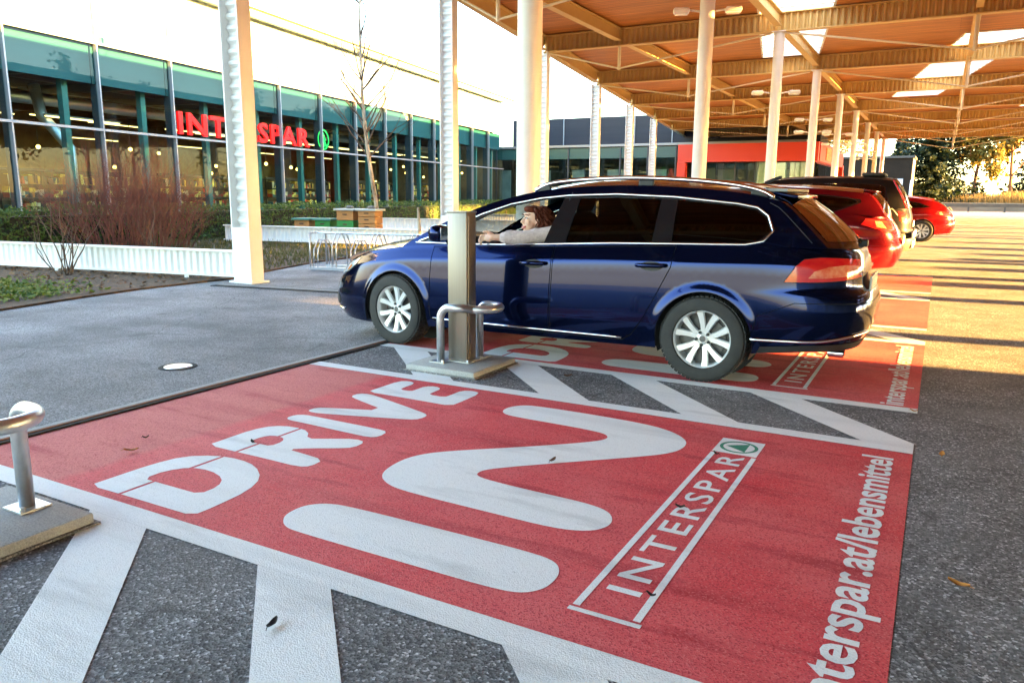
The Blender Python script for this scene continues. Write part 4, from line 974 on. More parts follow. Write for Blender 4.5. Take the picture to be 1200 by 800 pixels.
class Car:
    def __init__(s, root, S):
        s.cache = {}; s.root = root; s.S = S; xf, xr, W = S['xf'], S['xr'], S['W']; s.W = W
        s.xm, s.hl = (xf+xr)/2, (xr-xf)/2
        s.zbT = smooth_tab(S['zb']); s.ztT = smooth_tab(S['zt']); s.ET = smooth_tab(S['E']); s.fT = smooth_tab(S['f']); s.dF = smooth_tab(S['dxf']); s.dR = smooth_tab(S['dxr'])
        pts = []; N = 900
        for i in range(N+1):
            ph = pi*i/N; c, q = -cos(ph), sin(ph); n = S['nf'] if c < 0 else S['nr']
            pts.append((s.xm+s.hl*(1 if c > 0 else -1)*abs(c)**(2/n), W*abs(q)**(2/n)))
        s.ct = [(0, *pts[0])]; L_ = 0
        for a, b_ in zip(pts, pts[1:]):
            L_ += math.hypot(b_[0]-a[0], b_[1]-a[1]); s.ct.append((L_, *b_))
        s.L = L_
    def at_s(s, q):
        c = s.ct; q = max(0, min(s.L, q)); lo, hi = 0, len(c)-1
        while hi-lo > 1:
            m = (lo+hi)//2
            if c[m][0] <= q: lo = m
            else: hi = m
        u = (q-c[lo][0])/max(1e-9, c[hi][0]-c[lo][0]); return c[lo][1]+(c[hi][1]-c[lo][1])*u, c[lo][2]+(c[hi][2]-c[lo][2])*u
    def sx(s, x):
        for a, b_ in zip(s.ct, s.ct[1:]):
            if b_[1] >= x: return a[0]+(b_[0]-a[0])*(x-a[1])/max(1e-9, b_[1]-a[1])
        return s.L
    def sy(s, y, rear):
        if rear:
            for a, b_ in zip(reversed(s.ct), list(reversed(s.ct))[1:]):
                if b_[2] >= y: return a[0]+(b_[0]-a[0])*(y-a[2])/max(1e-9, b_[2]-a[2])
        else:
            for a, b_ in zip(s.ct, s.ct[1:]):
                if b_[2] >= y: return a[0]+(b_[0]-a[0])*(y-a[2])/max(1e-9, b_[2]-a[2])
    def zb(s, x): return interp(s.zbT, x)
    def zt(s, x): return interp(s.ztT, x)
    def E(s, x): return interp(s.ET, x)
    def P(s, q, z, off=0):
        x, y = s.at_s(q); b_, t_ = s.zb(x), s.zt(x); t = (z-b_)/(t_-b_); tc = max(-.1, min(1.05, t))
        yy = y*interp(s.fT, tc)
        for wx in (0, s.S['wb']):
            d = math.hypot(x-wx, z-s.S['r']); ra = s.S['arch']
            yy += s.S.get('flare', .009)*(1-sst((d-ra)/.07))*(1 if y > s.W*.6 else 0)
        g = (x-s.xm)/s.hl
        X = x+interp(s.dF, tc)*sst((-g-.55)/.42)-interp(s.dR, tc)*sst((g-.62)/.36)
        return Vector((X, -yy, z))
    def rows(s, step):
        """mesh rows along the feature lines of the side, so that the creases stay crisp"""
        out = []; n = int(s.L/(step*.7))
        for i in range(n):
            q = s.L*(i+.5)/n; x = s.at_s(q)[0]; b_, t_ = s.zb(x), s.zt(x)
            out += [(q, b_+(t_-b_)*t) for t in s.S.get('rows', ())]
        if s.S.get('rows'):
            for wx in (0, s.S['wb']):
                for dr in (.012, .026, .040, .054, .068, .082):
                    out += [(s.sx(wx+(s.S['arch']+dr)*cos(pi*i/44)), s.S['r']+(s.S['arch']+dr)*sin(pi*i/44)) for i in range(45)]
        return out
    def nrm(s, fn, a, b_, e=.006):
        d1 = fn(a+e, b_)-fn(a-e, b_); d2 = fn(a, b_+e)-fn(a, b_-e); n = d1.cross(d2)
        return n.normalized() if n.length > 1e-12 else Vector((0, -1, 0))
    def surf(s, fn, name, polys, m, parent=None, step=.05, off=0, sides=(1, -1), one=False):
        """panel(s) on the surface fn(a,b) given by outlines [(outer, holes)]; mirrored for both sides"""
        if len(sides) > 1 and not one: return [s.surf(fn, name, polys, m, parent, step, off, (q,), True) for q in sides][0]
        mb = MB(); nn = []
        for outer, holes in polys:
            key = (name, id(s), tuple(outer[0]), len(outer), step, len(outer) > 3 and tuple(outer[3]))
            if key not in s.cache:
                ex = s.rows(step) if fn == s.P and step < .08 else ()
                s.cache[key] = cdt(outer, holes, step, ex)
            v, t = s.cache[key]
            for sd_ in sides:
                P = []; 
                for a, b_ in v:
                    p = fn(a, b_); n = s.nrm(fn, a, b_)
                    p = p+n*off
                    if sd_ < 0: p = Vector((p.x, -p.y, p.z)); n = Vector((n.x, -n.y, n.z))
                    P.append(p); nn.append(n)
                mb.add(P, t if sd_ > 0 else [tuple(reversed(q)) for q in t])
        return mb.build(name, m, parent or s.root, smooth=True, normals=nn)
    # side of the greenhouse as y(x, z)
    def yg(s, x, z):
        q = s.sx(x); y = s.at_s(q)[1]*interp(s.fT, 1.0); h = z-s.zt(x)
        return max(.05, y-s.S['tum']*h-s.S.get('tumc', .10)*h*h)
    def G(s, x, z): return Vector((x, -s.yg(x, z), z))
    def circ(s, cx, cz, r, n=40, a0=0): return [(s.sx(cx+r*cos(2*pi*i/n)), cz+r*sin(2*pi*i/n)) for i in range(n)]
    def Q(s, pts):
        """side points: (x,z) or ('r'|'f', y, z) on the rear or front face -> (s,z)"""
        return [(s.sx(p[0]), p[1]) if len(p) == 2 else (s.sy(p[1], p[0] == 'r'), p[2]) for p in pts]
    def grid(s, fn, nu, nv, name, m, parent=None, u0=0, u1=1, v0=0, v1=1, flip=False, off=0):
        mb = MB(); P = []; N = []
        for i in range(nu+1):
            for j in range(nv+1):
                u = u0+(u1-u0)*i/nu; v = v0+(v1-v0)*j/nv; P.append(fn(u, v))
        F = []
        for i in range(nu):
            for j in range(nv):
                a = i*(nv+1)+j; q = (a, a+nv+1, a+nv+2, a+1); F.append(tuple(reversed(q)) if flip else q)
        if off:
            c = []
            for i in range(nu+1):
                for j in range(nv+1):
                    u = u0+(u1-u0)*i/nu; v = v0+(v1-v0)*j/nv; e = 1e-3; n = (fn(u+e, v)-fn(u-e, v)).cross(fn(u, v+e)-fn(u, v-e)).normalized()
                    c.append(P[i*(nv+1)+j]+n*(-off if flip else off))
            P = c
        mb.add(P, F); return mb.build(name, m, parent or s.root, smooth=True)
def wheel_build(root, r, wd, style='alloy', label_part='wheel'):
    """wheel about local y axis (outer face at -y); returns the wheel object (tyre) with rim child"""
    Rm = Matrix.Rotation(pi/2, 4, 'X')                 # local z -> -y
    wh = MB(); rr = r*.685
    prof = [(rr*.97, -wd*.42), (rr*1.0, -wd*.5), (r*.90, -wd*.52), (r*.965, -wd*.47), (r*.995, -wd*.38), (r, -wd*.18), (r, wd*.18), (r*.995, wd*.38), (r*.965, wd*.47), (r*.90, wd*.52), (rr*1.03, wd*.5), (rr*.99, wd*.44), (rr*.96, wd*.40)]
    wh.lathe(prof, 56, 0, Rm)
    for k in range(56):                                # tread blocks
        a = 2*pi*k/56
        for j in (-.33, -.11, .11, .33):
            a2 = a+(.03 if j in (-.11, .33) else 0)
            R3 = Matrix.Rotation(-a2, 3, 'Y'); wh.box(tuple(R3@Vector((r+.001, j*wd, 0))), (.008, wd*.19, r*.085), rot=R3)
    T = wh.build('wheel', M_rub, root, angle=35)
    rim = MB()
    rim.lathe([(rr*.97, -wd*.40), (rr*.93, -wd*.2), (rr*.90, wd*.15), (rr*.94, wd*.40), (rr*.985, wd*.455), (rr*1.0, wd*.43), (rr*.97, wd*.36)], 56, 0, Rm)
    rim.lathe([(0.0, wd*.30), (r*.085, wd*.30), (r*.105, wd*.27), (r*.20, wd*.255), (r*.215, wd*.18)], 30, 0, Rm)
    ns = 5
    for k in range(ns):
        for s_ in (-1, 1):
            a0 = 2*pi*k/ns+pi/2+s_*.17; a1 = 2*pi*k/ns+pi/2+s_*.32
            P = []
            for u in (0, .35, .7, 1):
                a = a0+(a1-a0)*u; rad = r*.15+(rr*.965-r*.15)*u; wdt = r*(.066-.012*u*(1-u)*2+.030*u); d = wd*(.27+.10*u)
                t = Vector((-sin(a), 0, cos(a))); c = Vector((cos(a)*rad, 0, sin(a)*rad))
                P += [c-t*wdt+Vector((0, -d+.018, 0)), c-t*wdt*.75+Vector((0, -d, 0)), c+t*wdt*.75+Vector((0, -d, 0)), c+t*wdt+Vector((0, -d+.018, 0))]
            F = [(4*i+j, 4*i+j+1, 4*i+4+j+1, 4*i+4+j) for i in range(3) for j in range(3)]
            rim.add(P, F); rim.add([p+Vector((0, .0, 0)) for p in P], [])
    R_ = rim.build('rim', M_alloy, T, angle=40)
    for k in range(5):
        a = 2*pi*k/5+pi/2+pi/5; c = Vector((cos(a)*r*.155, -wd*.26, sin(a)*r*.155))
        b_ = MB(); b_.lathe([(.0, .012), (.011, .012), (.013, 0)], 10, 0, Matrix.Translation(c)@Rm); b_.build('wheel_bolt', M_plas, T)
    b_ = MB(); b_.lathe([(0, wd*.305), (r*.075, wd*.302), (r*.08, wd*.29)], 20, 0, Rm); b_.build('hub_cap', M_disc, T)
    b_ = MB(); b_.lathe([(0, wd*.02), (r*.50, wd*.02), (r*.50, -.01)], 32, 0, Rm); b_.lathe([(r*.5, -wd*.1), (rr*.93, -wd*.1)], 32, 0, Rm); b_.build('brake_disc', M_disc, T)
    return T
def make_car(S):
    root = empty(S['name'], S['loc'], 0, S['label'], S['cat']); c = Car(root, S); r, wb, ra = S['r'], S['wb'], S['arch']; paint = S['paint']; W = S['W']
    # ---- lower body
    sA = [c.L*i/260 for i in range(261)]
    bot = [(q, c.zb(c.at_s(q)[0])) for q in sA]; top = [(q, c.zt(c.at_s(q)[0])) for q in sA]
    outline = bot+list(reversed(top))
    def archpoly(wx): return [(c.sx(wx-ra), -.2), (c.sx(wx+ra), -.2), (c.sx(wx+ra), r)]+[(c.sx(wx+ra*cos(pi*i/24)), r+ra*sin(pi*i/24)) for i in range(1, 24)]+[(c.sx(wx-ra), r)]
    arches = [archpoly(0), archpoly(wb)]
    doors = [c.Q(d) for d in S['doors']]; holes = list(arches); hl = c.Q(S['headlight']) if S.get('headlight') else None; tl = c.Q(S['taillight'])
    dh = doors+[tl]+([hl] if hl else [])
    fb = c.Q(S['fbumper']) if S.get('fbumper') else None; rb = c.Q(S['rbumper']) if S.get('rbumper') else None
    extra = [b_ for b_ in (fb, rb) if b_]
    c.surf(c.P, 'body', [(outline, arches+dh+extra)], paint, step=S.get('step', .055), one=True)
    c.surf(c.P, 'inner_shell', [(outline, arches)], M_inn, step=.11, off=-.022, one=True)
    def clipped(poly):
        # bumper outlines are already inside the body outline; cut the arches out of them
        return [(poly, arches)]
    g = .005
    def shrink(poly, d):
        cx = sum(p[0] for p in poly)/len(poly); cz = sum(p[1] for p in poly)/len(poly); out = []
        n = len(poly)
        for i in range(n):
            a, b_, e = poly[i-1], poly[i], poly[(i+1) % n]
            n1 = Vector((b_[1]-a[1], a[0]-b_[0])); n2 = Vector((e[1]-b_[1], b_[0]-e[0]))
            nn = (n1.normalized()+n2.normalized()); 
            if nn.length < 1e-6: nn = n1
            nn.normalize(); p = Vector(b_)-nn*d
            out.append((p.x, p.y))
        ar = sum(poly[i-1][0]*poly[i][1]-poly[i][0]*poly[i-1][1] for i in range(n))
        if ar < 0:
            out = []
            for i in range(n):
                a, b_, e = poly[i-1], poly[i], poly[(i+1) % n]
                n1 = Vector((b_[1]-a[1], a[0]-b_[0])); n2 = Vector((e[1]-b_[1], b_[0]-e[0])); nn = (n1.normalized()+n2.normalized()); nn.normalize(); p = Vector(b_)+nn*d; out.append((p.x, p.y))
        return out
    if fb: c.surf(c.P, 'front_bumper', clipped(shrink(fb, g)), S.get('bumper_mat', paint), step=.05)
    if rb: c.surf(c.P, 'rear_bumper', clipped(shrink(rb, g)), S.get('bumper_mat', paint), step=.05)
    for k, d in enumerate(doors):
        for sd_ in ((1, -1) if S.get('full') else (1,)):
            o = c.surf(c.P, 'door', [(shrink(d, .007), arches)], paint, step=S.get('step', .055), sides=(sd_,))
            if S.get('handles') and sd_ == 1:
                hx, hz = S['handles'][k]; q = c.sx(hx); b_ = MB()
                p0 = c.P(c.sx(hx-.11), hz); p1 = c.P(q, hz+.004); p2 = c.P(c.sx(hx+.11), hz+.006); o1 = Vector((0, -.032, 0))
                b_.tube([p0+Vector((0, -.004, 0)), p0+o1*.8+Vector((.015, 0, 0)), p1+o1, p2+o1*.8+Vector((-.015, 0, 0)), p2+Vector((0, -.004, 0))], .014, 10, rr=[.014, .016, .017, .016, .014])
                b_.build('handle', paint, o, smooth=True)
                e = [(c.sx(hx+.085*cos(2*pi*i/20)), hz-.004+.034*sin(2*pi*i/20)) for i in range(20)]
                hc = c.surf(c.P, 'handle_recess', [(e, [])], M_plas, parent=o, step=.03, off=.0015, sides=(1,))
    c.surf(c.P, 'tail_light', [(shrink(tl, g), [])], M_tail, step=.03, off=.004)
    if S.get('tailwhite'): c.surf(c.P, 'reversing_lens', [(c.Q(S['tailwhite']), [])], M_tailw, step=.03, off=.007)
    if hl:
        c.surf(c.P, 'headlight', [(shrink(hl, .012), [])], M_lens, step=.03, off=.003)
        if S.get('amber'): c.surf(c.P, 'indicator_lens', [(c.Q(S['amber']), [])], M_amber, step=.02, off=.006)
    # ---- wheel wells, floor
    for wx in (0, wb):
        for sd_ in (1, -1):
            b_ = MB(); n = 20; P = []
            for i in range(n+1):
                a = -.35+(pi+.7)*i/n
                for y in (-W*.955, -W+.42): P.append((wx+(ra+.004)*cos(a), y*sd_, r+(ra+.004)*sin(a)))
            b_.add(P, [(2*i, 2*i+1, 2*i+3, 2*i+2) for i in range(n)])
            b_.add([(wx+ra*cos(2*pi*i/20), (-W+.42)*sd_, r+ra*sin(2*pi*i/20)) for i in range(20)], [tuple(range(20))])
            b_.build('wheel_well', M_inn, root)
    b_ = MB(); x0, x1 = S['xf']+.25, S['xr']-.25
    b_.box(((ra+wb-ra)/2, 0, r-.02), (wb-2*ra-.02, 2*W-.22, .12)); b_.box(((x0-ra)/2, 0, r+.02), (-ra-x0, 2*W-.5, .14)); b_.box(((x1+wb+ra)/2, 0, r+.08), (x1-wb-ra, 2*W-.5, .14)); b_.box((wb/2, 0, r+.12), (wb+.2, 2*W-.86, .1))
    b_.build('underbody', M_plas, root)
    # ---- greenhouse sides
    Ex0, Ex1 = S['E'][0][0], S['E'][-1][0]
    xs = [Ex0+(Ex1-Ex0)*i/90 for i in range(91)]
    gout = [(x, c.zt(x)) for x in xs]+[(x, max(c.E(x), c.zt(x)+.002)) for x in reversed(xs)]
    dlo = [tuple(p) for p in S['dlo']]; wins = S['windows']
    c.surf(c.G, 'upper_body', [(gout, [dlo])], S.get('upper_paint', paint), step=.06)
    c.surf(c.G, 'window_surround', [(dlo, [w_['p'] for w_ in wins])], M_gloss, step=.06, off=-.004)
    for w_ in wins:
        if w_.get('open'): 
            c.surf(c.G, 'window', [(w_['p'], [])], M_glassC, step=.08, off=-.012, sides=(-1,)); continue
        c.surf(c.G, 'window', [(w_['p'], [])], w_.get('m', M_glassD), step=.08, off=-.010, sides=(1, -1))
    if S.get('chrome'):
        for sd_ in (1, -1):
            P = [c.G(x, z)+Vector((0, -.006, 0)) for x, z in densify(dlo, .05)]; P = [Vector((p.x, p.y*sd_, p.z)) for p in P]
            b_ = MB(); b_.tube(P+[P[0], P[1]], .0085, 6, caps=False); b_.build('window_trim', M_chrome, root, smooth=True)
    # ---- windscreen, roof, tailgate
    xw, xr2 = S['roof0'], S['roof1']; cr = S['crown']
    def edge(x): z = c.E(x); return Vector((x, c.yg(x, max(z, c.zt(x))), max(z, c.zt(x))))
    cow = S['cowl']; cz0 = c.zt(cow)+.035
    def roofc(x): return c.E(x)+cr*(.6+.4*sst((x-xw)/.4))
    xwc = xw-S.get('wslead', .12)
    def ws(u, v):
        x = Ex0+(xw-Ex0)*v; e = edge(x); cx = cow+(xwc-cow)*v; czz = cz0+(roofc(xw)-cz0)*v+.03*4*v*(1-v); k = abs(u)**2
        return Vector((cx+(e.x-cx)*k, e.y*u, czz+(e.z-czz)*abs(u)**2.2))
    c.grid(ws, 18, 14, 'windscreen_frame', M_gloss, v0=0, v1=1, u0=-1, u1=1, off=-.006, flip=True) if False else None
    c.grid(ws, 20, 14, 'windscreen', M_glassC, u0=-.93, u1=.93, v0=.0, v1=.95, flip=False)
    b_ = c.grid(ws, 3, 14, 'a_pillar', S.get('upper_paint', paint), u0=-1, u1=-.93); b_ = c.grid(ws, 3, 14, 'a_pillar', S.get('upper_paint', paint), u0=.93, u1=1)
    c.grid(ws, 20, 2, 'roof_front_edge', S.get('upper_paint', paint), u0=-.93, u1=.93, v0=.95, v1=1)
    def rf(u, v):
        x = xw+(xr2-xw)*v; e = edge(x); cx = xwc+(xr2+S['tglead']-xwc)*v; czz = roofc(xw)+(roofc(x)-roofc(xw)); k = abs(u)**2
        return Vector((cx+(e.x-cx)*k, e.y*u, czz+(e.z-czz)*abs(u)**2.6))
    c.grid(rf, 24, 24, 'roof', S.get('roof_paint', paint), u0=-1, u1=1)
    rc = c.at_s(c.L)[0]; rcx = rc-interp(c.dR, 1.0); ztr = c.zt(rc)
    def tg(u, v):
        x = xr2+(Ex1-xr2)*v; e = edge(x); bul = S.get('tgbulge', .03)*4*v*(1-v)
        cx = xr2+S['tglead']+(rcx-xr2-S['tglead'])*v+bul; czz = roofc(xr2)+(ztr-roofc(xr2))*v+bul*.6; k = abs(u)**S.get('tgk', 2.6)
        return Vector((cx+(e.x-cx)*k, e.y*u, czz+(e.z-czz)*k))
    gv0, gv1, gu = S.get('rg', (.10, .92, .90))
    tgo = c.grid(tg, 4, 14, 'tailgate', paint, u0=-1, u1=-gu)
    for a0, a1, b0, b1 in ((gu, 1, 0, 1), (-gu, gu, 0, gv0), (-gu, gu, gv1, 1)): c.grid(tg, 18 if a0 < 0 else 4, 14, 'tailgate_frame', paint, parent=tgo, u0=a0, u1=a1, v0=b0, v1=b1)
    c.grid(tg, 18, 14, 'rear_window', M_glassR, u0=-gu, u1=gu, v0=gv0, v1=gv1, off=-.004)
    # caps: bonnet and the ledge behind the tailgate glass
    q0 = c.sx(Ex0); n = 40
    near = [c.P(q0*i/n, c.zt(c.at_s(q0*i/n)[0])) for i in range(n+1)]
    pl = [(p.x, p.y) for p in near]; far = [(p.x, -p.y) for p in reversed(near[1:])]
    cowl = [tuple(ws(u, 0).xy) for u in [1-2*i/16 for i in range(0, 17)]]
    poly = pl[::1]+[tuple(ws(-1+2*i/16, 0).xy) for i in range(1, 16)]+far
    v, t = cdt(poly, (), .07)
    def hood(x, y):
        # height from the side edge at the same x plus crown
        qx = c.sx(max(S['xf']+.004, min(Ex0, x))); p = c.P(qx, c.zt(c.at_s(qx)[0])); ye = max(.05, abs(p.y)); k = max(0, 1-(abs(y)/ye)**2.2)
        xx = min(x, Ex0); lift = S.get('hcrown', .06)*sst((x-S['xf'])/.5)
        return Vector((x, y, c.zt(xx)+lift*k-(.02*0)))
    mb = MB(); mb.add([hood(x, y) for x, y in v], [q for q in t]); mb.build('bonnet', paint, root, smooth=True)
    q1 = c.sx(Ex1); rear = [c.P(q1+(c.L-q1)*i/n, c.zt(c.at_s(q1+(c.L-q1)*i/n)[0])) for i in range(n+1)]
    inner = [tg(u, 1.0) for u in [-1+i/8 for i in range(9)]]
    mb = MB(); P = []
    for i in range(41):
        u = i/40; e = rear[i]; uu = -1+u; a = tg(uu, 1.0); P += [a+Vector((-.01, 0, -.004)), e]
    for sd_ in (1, -1): mb.add([(p.x, p.y*sd_, p.z) for p in P], [(2*i, 2*i+1, 2*i+3, 2*i+2) if sd_ > 0 else (2*i, 2*i+2, 2*i+3, 2*i+1) for i in range(40)])
    mb.build('tailgate_ledge', paint, tgo, smooth=True)
    # ---- wheels
    proto = None
    for wx, sd_ in ((0, 1), (wb, 1), (0, -1), (wb, -1)):
        if proto is None: o = proto = wheel_build(root, r, S.get('tw', .20))
        else: o = copy_tree(proto, root)
        o.location = (wx, -sd_*(W-.115), r); o.rotation_euler = (0, random.uniform(0, 1.2), 0 if sd_ > 0 else pi)
        if wx == 0 and S.get('steer'): o.rotation_euler = (0, .35, S['steer']+(0 if sd_ > 0 else pi))
    return root, c
def seat(root, x, y, z, wd=.5):
    b_ = MB(); R1 = Matrix.Rotation(-.10, 3, 'Y'); R2 = Matrix.Rotation(.32, 3, 'Y')
    b_.box((x-.05, y, z), (.52, wd, .16), bev=.05, rot=R1); b_.box((x+.30, y, z+.36), (.14, wd, .62), bev=.05, rot=R2)
    s_ = b_.build('seat', M_seat, root, angle=50)
    b_ = MB(); b_.box((x+.43, y, z+.76), (.10, .26, .18), bev=.04, rot=R2)
    for d in (-.06, .06): b_.tube([(x+.40, y+d, z+.62), (x+.43, y+d, z+.72)], .007, 6)
    b_.build('headrest', M_seat, s_, angle=50)
# ---- the dark blue estate at the order post
BLUE = dict(name='estate_car', label='dark blue estate car with open driver window parked over the red bay', cat='car', loc=(-4.09, 6.165, .004), paint=M_blue, upper_paint=M_blue, full=True, rows=(.30, .50, .545, .585, .625, .66, .80, .835, .865, .895, .94),
    xf=-.985, xr=3.76, W=.872, nf=4.2, nr=4.6, r=.303, wb=2.70, arch=.340, step=.045, steer=radians(-7),
    zb=[(-.95, .165), (-.4, .155), (.4, .185), (2.2, .205), (2.7, .21), (3.1, .235), (3.76, .285)],
    zt=[(-.95, .60), (-.84, .655), (-.65, .725), (-.4, .785), (-.1, .828), (.2, .862), (.74, .884), (1.2, .900), (1.98, .940), (2.5, .955), (3.0, .965), (3.4, .962), (3.76, .945)],
    E=[(.06, .862), (.25, .962), (.45, 1.065), (.75, 1.190), (1.05, 1.280), (1.4, 1.342), (1.9, 1.372), (2.4, 1.362), (2.85, 1.325), (3.10, 1.275), (3.18, 1.24), (3.30, 1.13), (3.46, .968)],
    f=[(-.1, .915), (0, .945), (.10, .972), (.22, .994), (.32, 1.0), (.50, .994), (.68, .985), (.83, .977), (.87, .968), (.93, .948), (1.0, .922)],
    dxf=[(-.1, .10), (0, .07), (.2, .01), (.45, 0), (.7, .03), (1, .12)], dxr=[(-.1, .10), (0, .07), (.2, .015), (.4, 0), (.55, .03), (.62, .075), (.8, .085), (1.0, .13)],
    doors=[[(.375, .235), (1.50, .235), (1.505, .60), (1.515, .912), (.395, .868), (.375, .60)],
           [(1.508, .235), (2.10, .240), (2.18, .29), (2.27, .42), (2.36, .60), (2.455, .80), (2.475, .953), (1.523, .912), (1.513, .60)]],
    handles=[(1.36, .775), (2.31, .805)],
    headlight=[('f', .36, .535), ('f', .62, .53), (-.80, .545), (-.66, .59), (-.56, .655), (-.53, .735), (-.70, .690), (-.86, .625), ('f', .60, .598), ('f', .36, .590)],
    amber=[(-.70, .60), (-.66, .61), (-.62, .65), (-.66, .655)],
    taillight=[(3.25, .735), (3.33, .845), (3.40, .892), (3.52, .905), ('r', .62, .900), ('r', .40, .885), ('r', .42, .765), ('r', .62, .745), (3.5, .735)],
    tailwhite=[(3.42, .765), (3.46, .81), (3.56, .84), ('r', .60, .85), ('r', .46, .84), ('r', .47, .795), ('r', .62, .775), (3.54, .765)],
    rbumper=[(2.96, .245), (3.2, .25), (3.5, .268), ('r', .4, .292), ('r', .003, .292), ('r', .003, .60), ('r', .5, .60), (3.3, .60), (3.06, .50), (3.04, .40)],
    dlo=[(.20, .893), (.74, .897), (1.2, .912), (1.98, .952), (2.5, .966), (2.95, .976), (3.06, 1.0), (3.115, 1.07), (3.07, 1.17), (2.99, 1.225), (2.85, 1.25), (2.4, 1.292), (1.95, 1.308), (1.55, 1.296), (1.3, 1.27), (1.05, 1.222), (.80, 1.14), (.6, 1.05), (.40, .965)],
    windows=[dict(p=[(.50, .905), (.74, .908), (1.2, .922), (1.415, .934), (1.515, 1.284), (1.3, 1.252), (1.06, 1.204), (.84, 1.122), (.66, 1.035)], open=True),
             dict(p=[(1.60, .944), (1.98, .964), (2.285, .972), (2.30, 1.282), (1.95, 1.295), (1.65, 1.288)]),
             dict(p=[(2.43, .978), (2.94, .990), (3.04, 1.012), (3.095, 1.07), (3.055, 1.155), (2.98, 1.208), (2.85, 1.236), (2.425, 1.276)])],
    tum=.40, tumc=.22, crown=.055, roof0=1.32, roof1=3.08, cowl=-.10, tglead=.06, tgk=2.4, rg=(.08, .90, .93), chrome=True, hcrown=.075)
bl, bc = make_car(BLUE)
def add_to(o, mb, n, m, **k): return mb.build(n, m, o, **k)
# roof rails, sill strips, bumper strips
for sd_ in (1, -1):
    P = [Vector((x, -sd_*(bc.yg(x, bc.E(x))-.035), bc.E(x)+dz)) for x, dz in ((1.22, .012), (1.34, .05), (1.6, .056), (2.0, .057), (2.4, .056), (2.75, .052), (2.98, .040), (3.08, .012))]
    b = MB(); b.tube(spline(P, 4), .017, 8); rl_ = b.build('roof_rail', M_chrome, bl, smooth=True)
    for x in (1.3, 2.15, 2.98):
        b = MB(); b.box((x, -sd_*(bc.yg(x, bc.E(x))-.035), bc.E(x)+.012), (.12, .025, .06), bev=.01); b.build('rail_foot', M_plas, rl_)
    b = MB(); P = [bc.P(bc.sx(x), .262) for x in [.40+.1*i for i in range(18)]]
    b.tube([Vector((p.x, (p.y-.004)*sd_, p.z)) for p in P], .009, 6); b.build('sill_strip', M_chrome, bl, smooth=True)
    b = MB(); P = [bc.P(q, z) for q, z in [(bc.sx(3.03)+(bc.L-.35-bc.sx(3.03))*i/20, .335+.05*sst((i-8)/10)) for i in range(21)]]
    b.tube([Vector((p.x+.003, (p.y-.004)*sd_, p.z)) for p in P], .011, 6); b.build('bumper_strip', M_chrome, bl, smooth=True)
    b = MB(); P = [bc.P(q, z) for q, z in [(bc.sy(.45, False)+(bc.sx(-.72)-bc.sy(.45, False))*i/10, .24+.0*i) for i in range(11)]]
    b.tube([Vector((p.x-.004, (p.y-.004)*sd_, p.z)) for p in P], .012, 6); b.build('bumper_strip', M_chrome, bl, smooth=True)
    e = [(bc.sy(.50, False)+(bc.sx(-.76)-bc.sy(.5, False))*(.5+.5*cos(2*pi*i/20)), .325+.055*sin(2*pi*i/20)) for i in range(20)]
bc.surf(bc.P, 'fog_lamp_grille', [(e, [])], M_plas, step=.03, off=.003)
bc.surf(bc.P, 'radiator_grille', [([(0.003, .40), (bc.sy(.42, False), .40), (bc.sy(.40, False), .56), (.003, .575)], [])], M_gloss, step=.05, off=.003)
bc.surf(bc.P, 'lower_grille', [([(0.003, .20), (bc.sy(.42, False), .20), (bc.sy(.44, False), .33), (.003, .34)], [])], M_plas, step=.05, off=.003)
bc.surf(bc.P, 'diffuser', [([(bc.sx(3.08), .236), (bc.sx(3.4), .262), (bc.sy(.003, True)-.002, .288), (bc.sy(.003, True)-.002, .345), (bc.sx(3.4), .31), (bc.sx(3.10), .285)], [])], M_plas, step=.05, off=.004)
# plate, badge, wiper, spoiler, exhausts, mirror, fuel flap
b = MB(); b.box((3.715, 0, .70), (.015, .52, .11), bev=.004); b.build('number_plate', M_plate, bl)
b = MB(); b.box((3.665, 0, .79), (.02, .9, .025), bev=.006); b.build('tailgate_strip', M_chrome, bl)
b = MB(); b.tube([(3.62, .02, .985), (3.50, -.06, 1.04), (3.36, -.36, 1.02)], .011, 6); b.box((3.63, .02, .97), (.05, .07, .05), bev=.01); b.build('rear_wiper', M_plas, bl)
b = MB(); b.box((3.14, 0, 1.312), (.17, .98, .024), bev=.010, rot=Matrix.Rotation(.16, 3, 'Y')); b.build('roof_spoiler', M_blue, bl, angle=40)
for y in (-.50, -.42):
    b = MB(); b.tube([(3.50, y, .235), (3.60, y, .235)], .03, 12, caps=False); b.build('exhaust', M_chrome, bl, smooth=True)
for sd_ in (1, -1):
    b = MB(); b.box((.56, -sd_*.965, .985), (.13, .20, .135), bev=.045); b.tube([(.56, -sd_*.80, .90), (.56, -sd_*.90, .945)], .025, 8); mi = b.build('door_mirror', M_blue, bl, angle=60)
    b = MB(); b.box((.628, -sd_*.968, .985), (.006, .165, .10), bev=.002); b.build('mirror_glass', M_chrome, mi)
for sd_ in (1, -1):
    P = [Vector((x, -sd_*(bc.yg(x, bc.E(x))+.0), bc.E(x)))+Vector((-.055, 0, -.012)) for x in (3.12, 3.18, 3.24, 3.30, 3.36, 3.42)]
    P = [bc.G(p.x, max(bc.zt(p.x)+.01, p.z)) for p in P]; P = [Vector((p.x, p.y*sd_-.0015*sd_, p.z)) for p in P]
    b = MB(); b.tube(P, .0035, 5); b.build('tailgate_seam', M_plas, bl)
    P = [bc.P(bc.sx(x), z) for x, z in ((3.42, .955), (3.48, .93), (3.50, .905))]
b = MB(); b.tube([(2.9, 0, 1.40), (3.0, 0, 1.44), (3.02, 0, 1.44)], .012, 6); b.build('aerial', M_plas, bl)
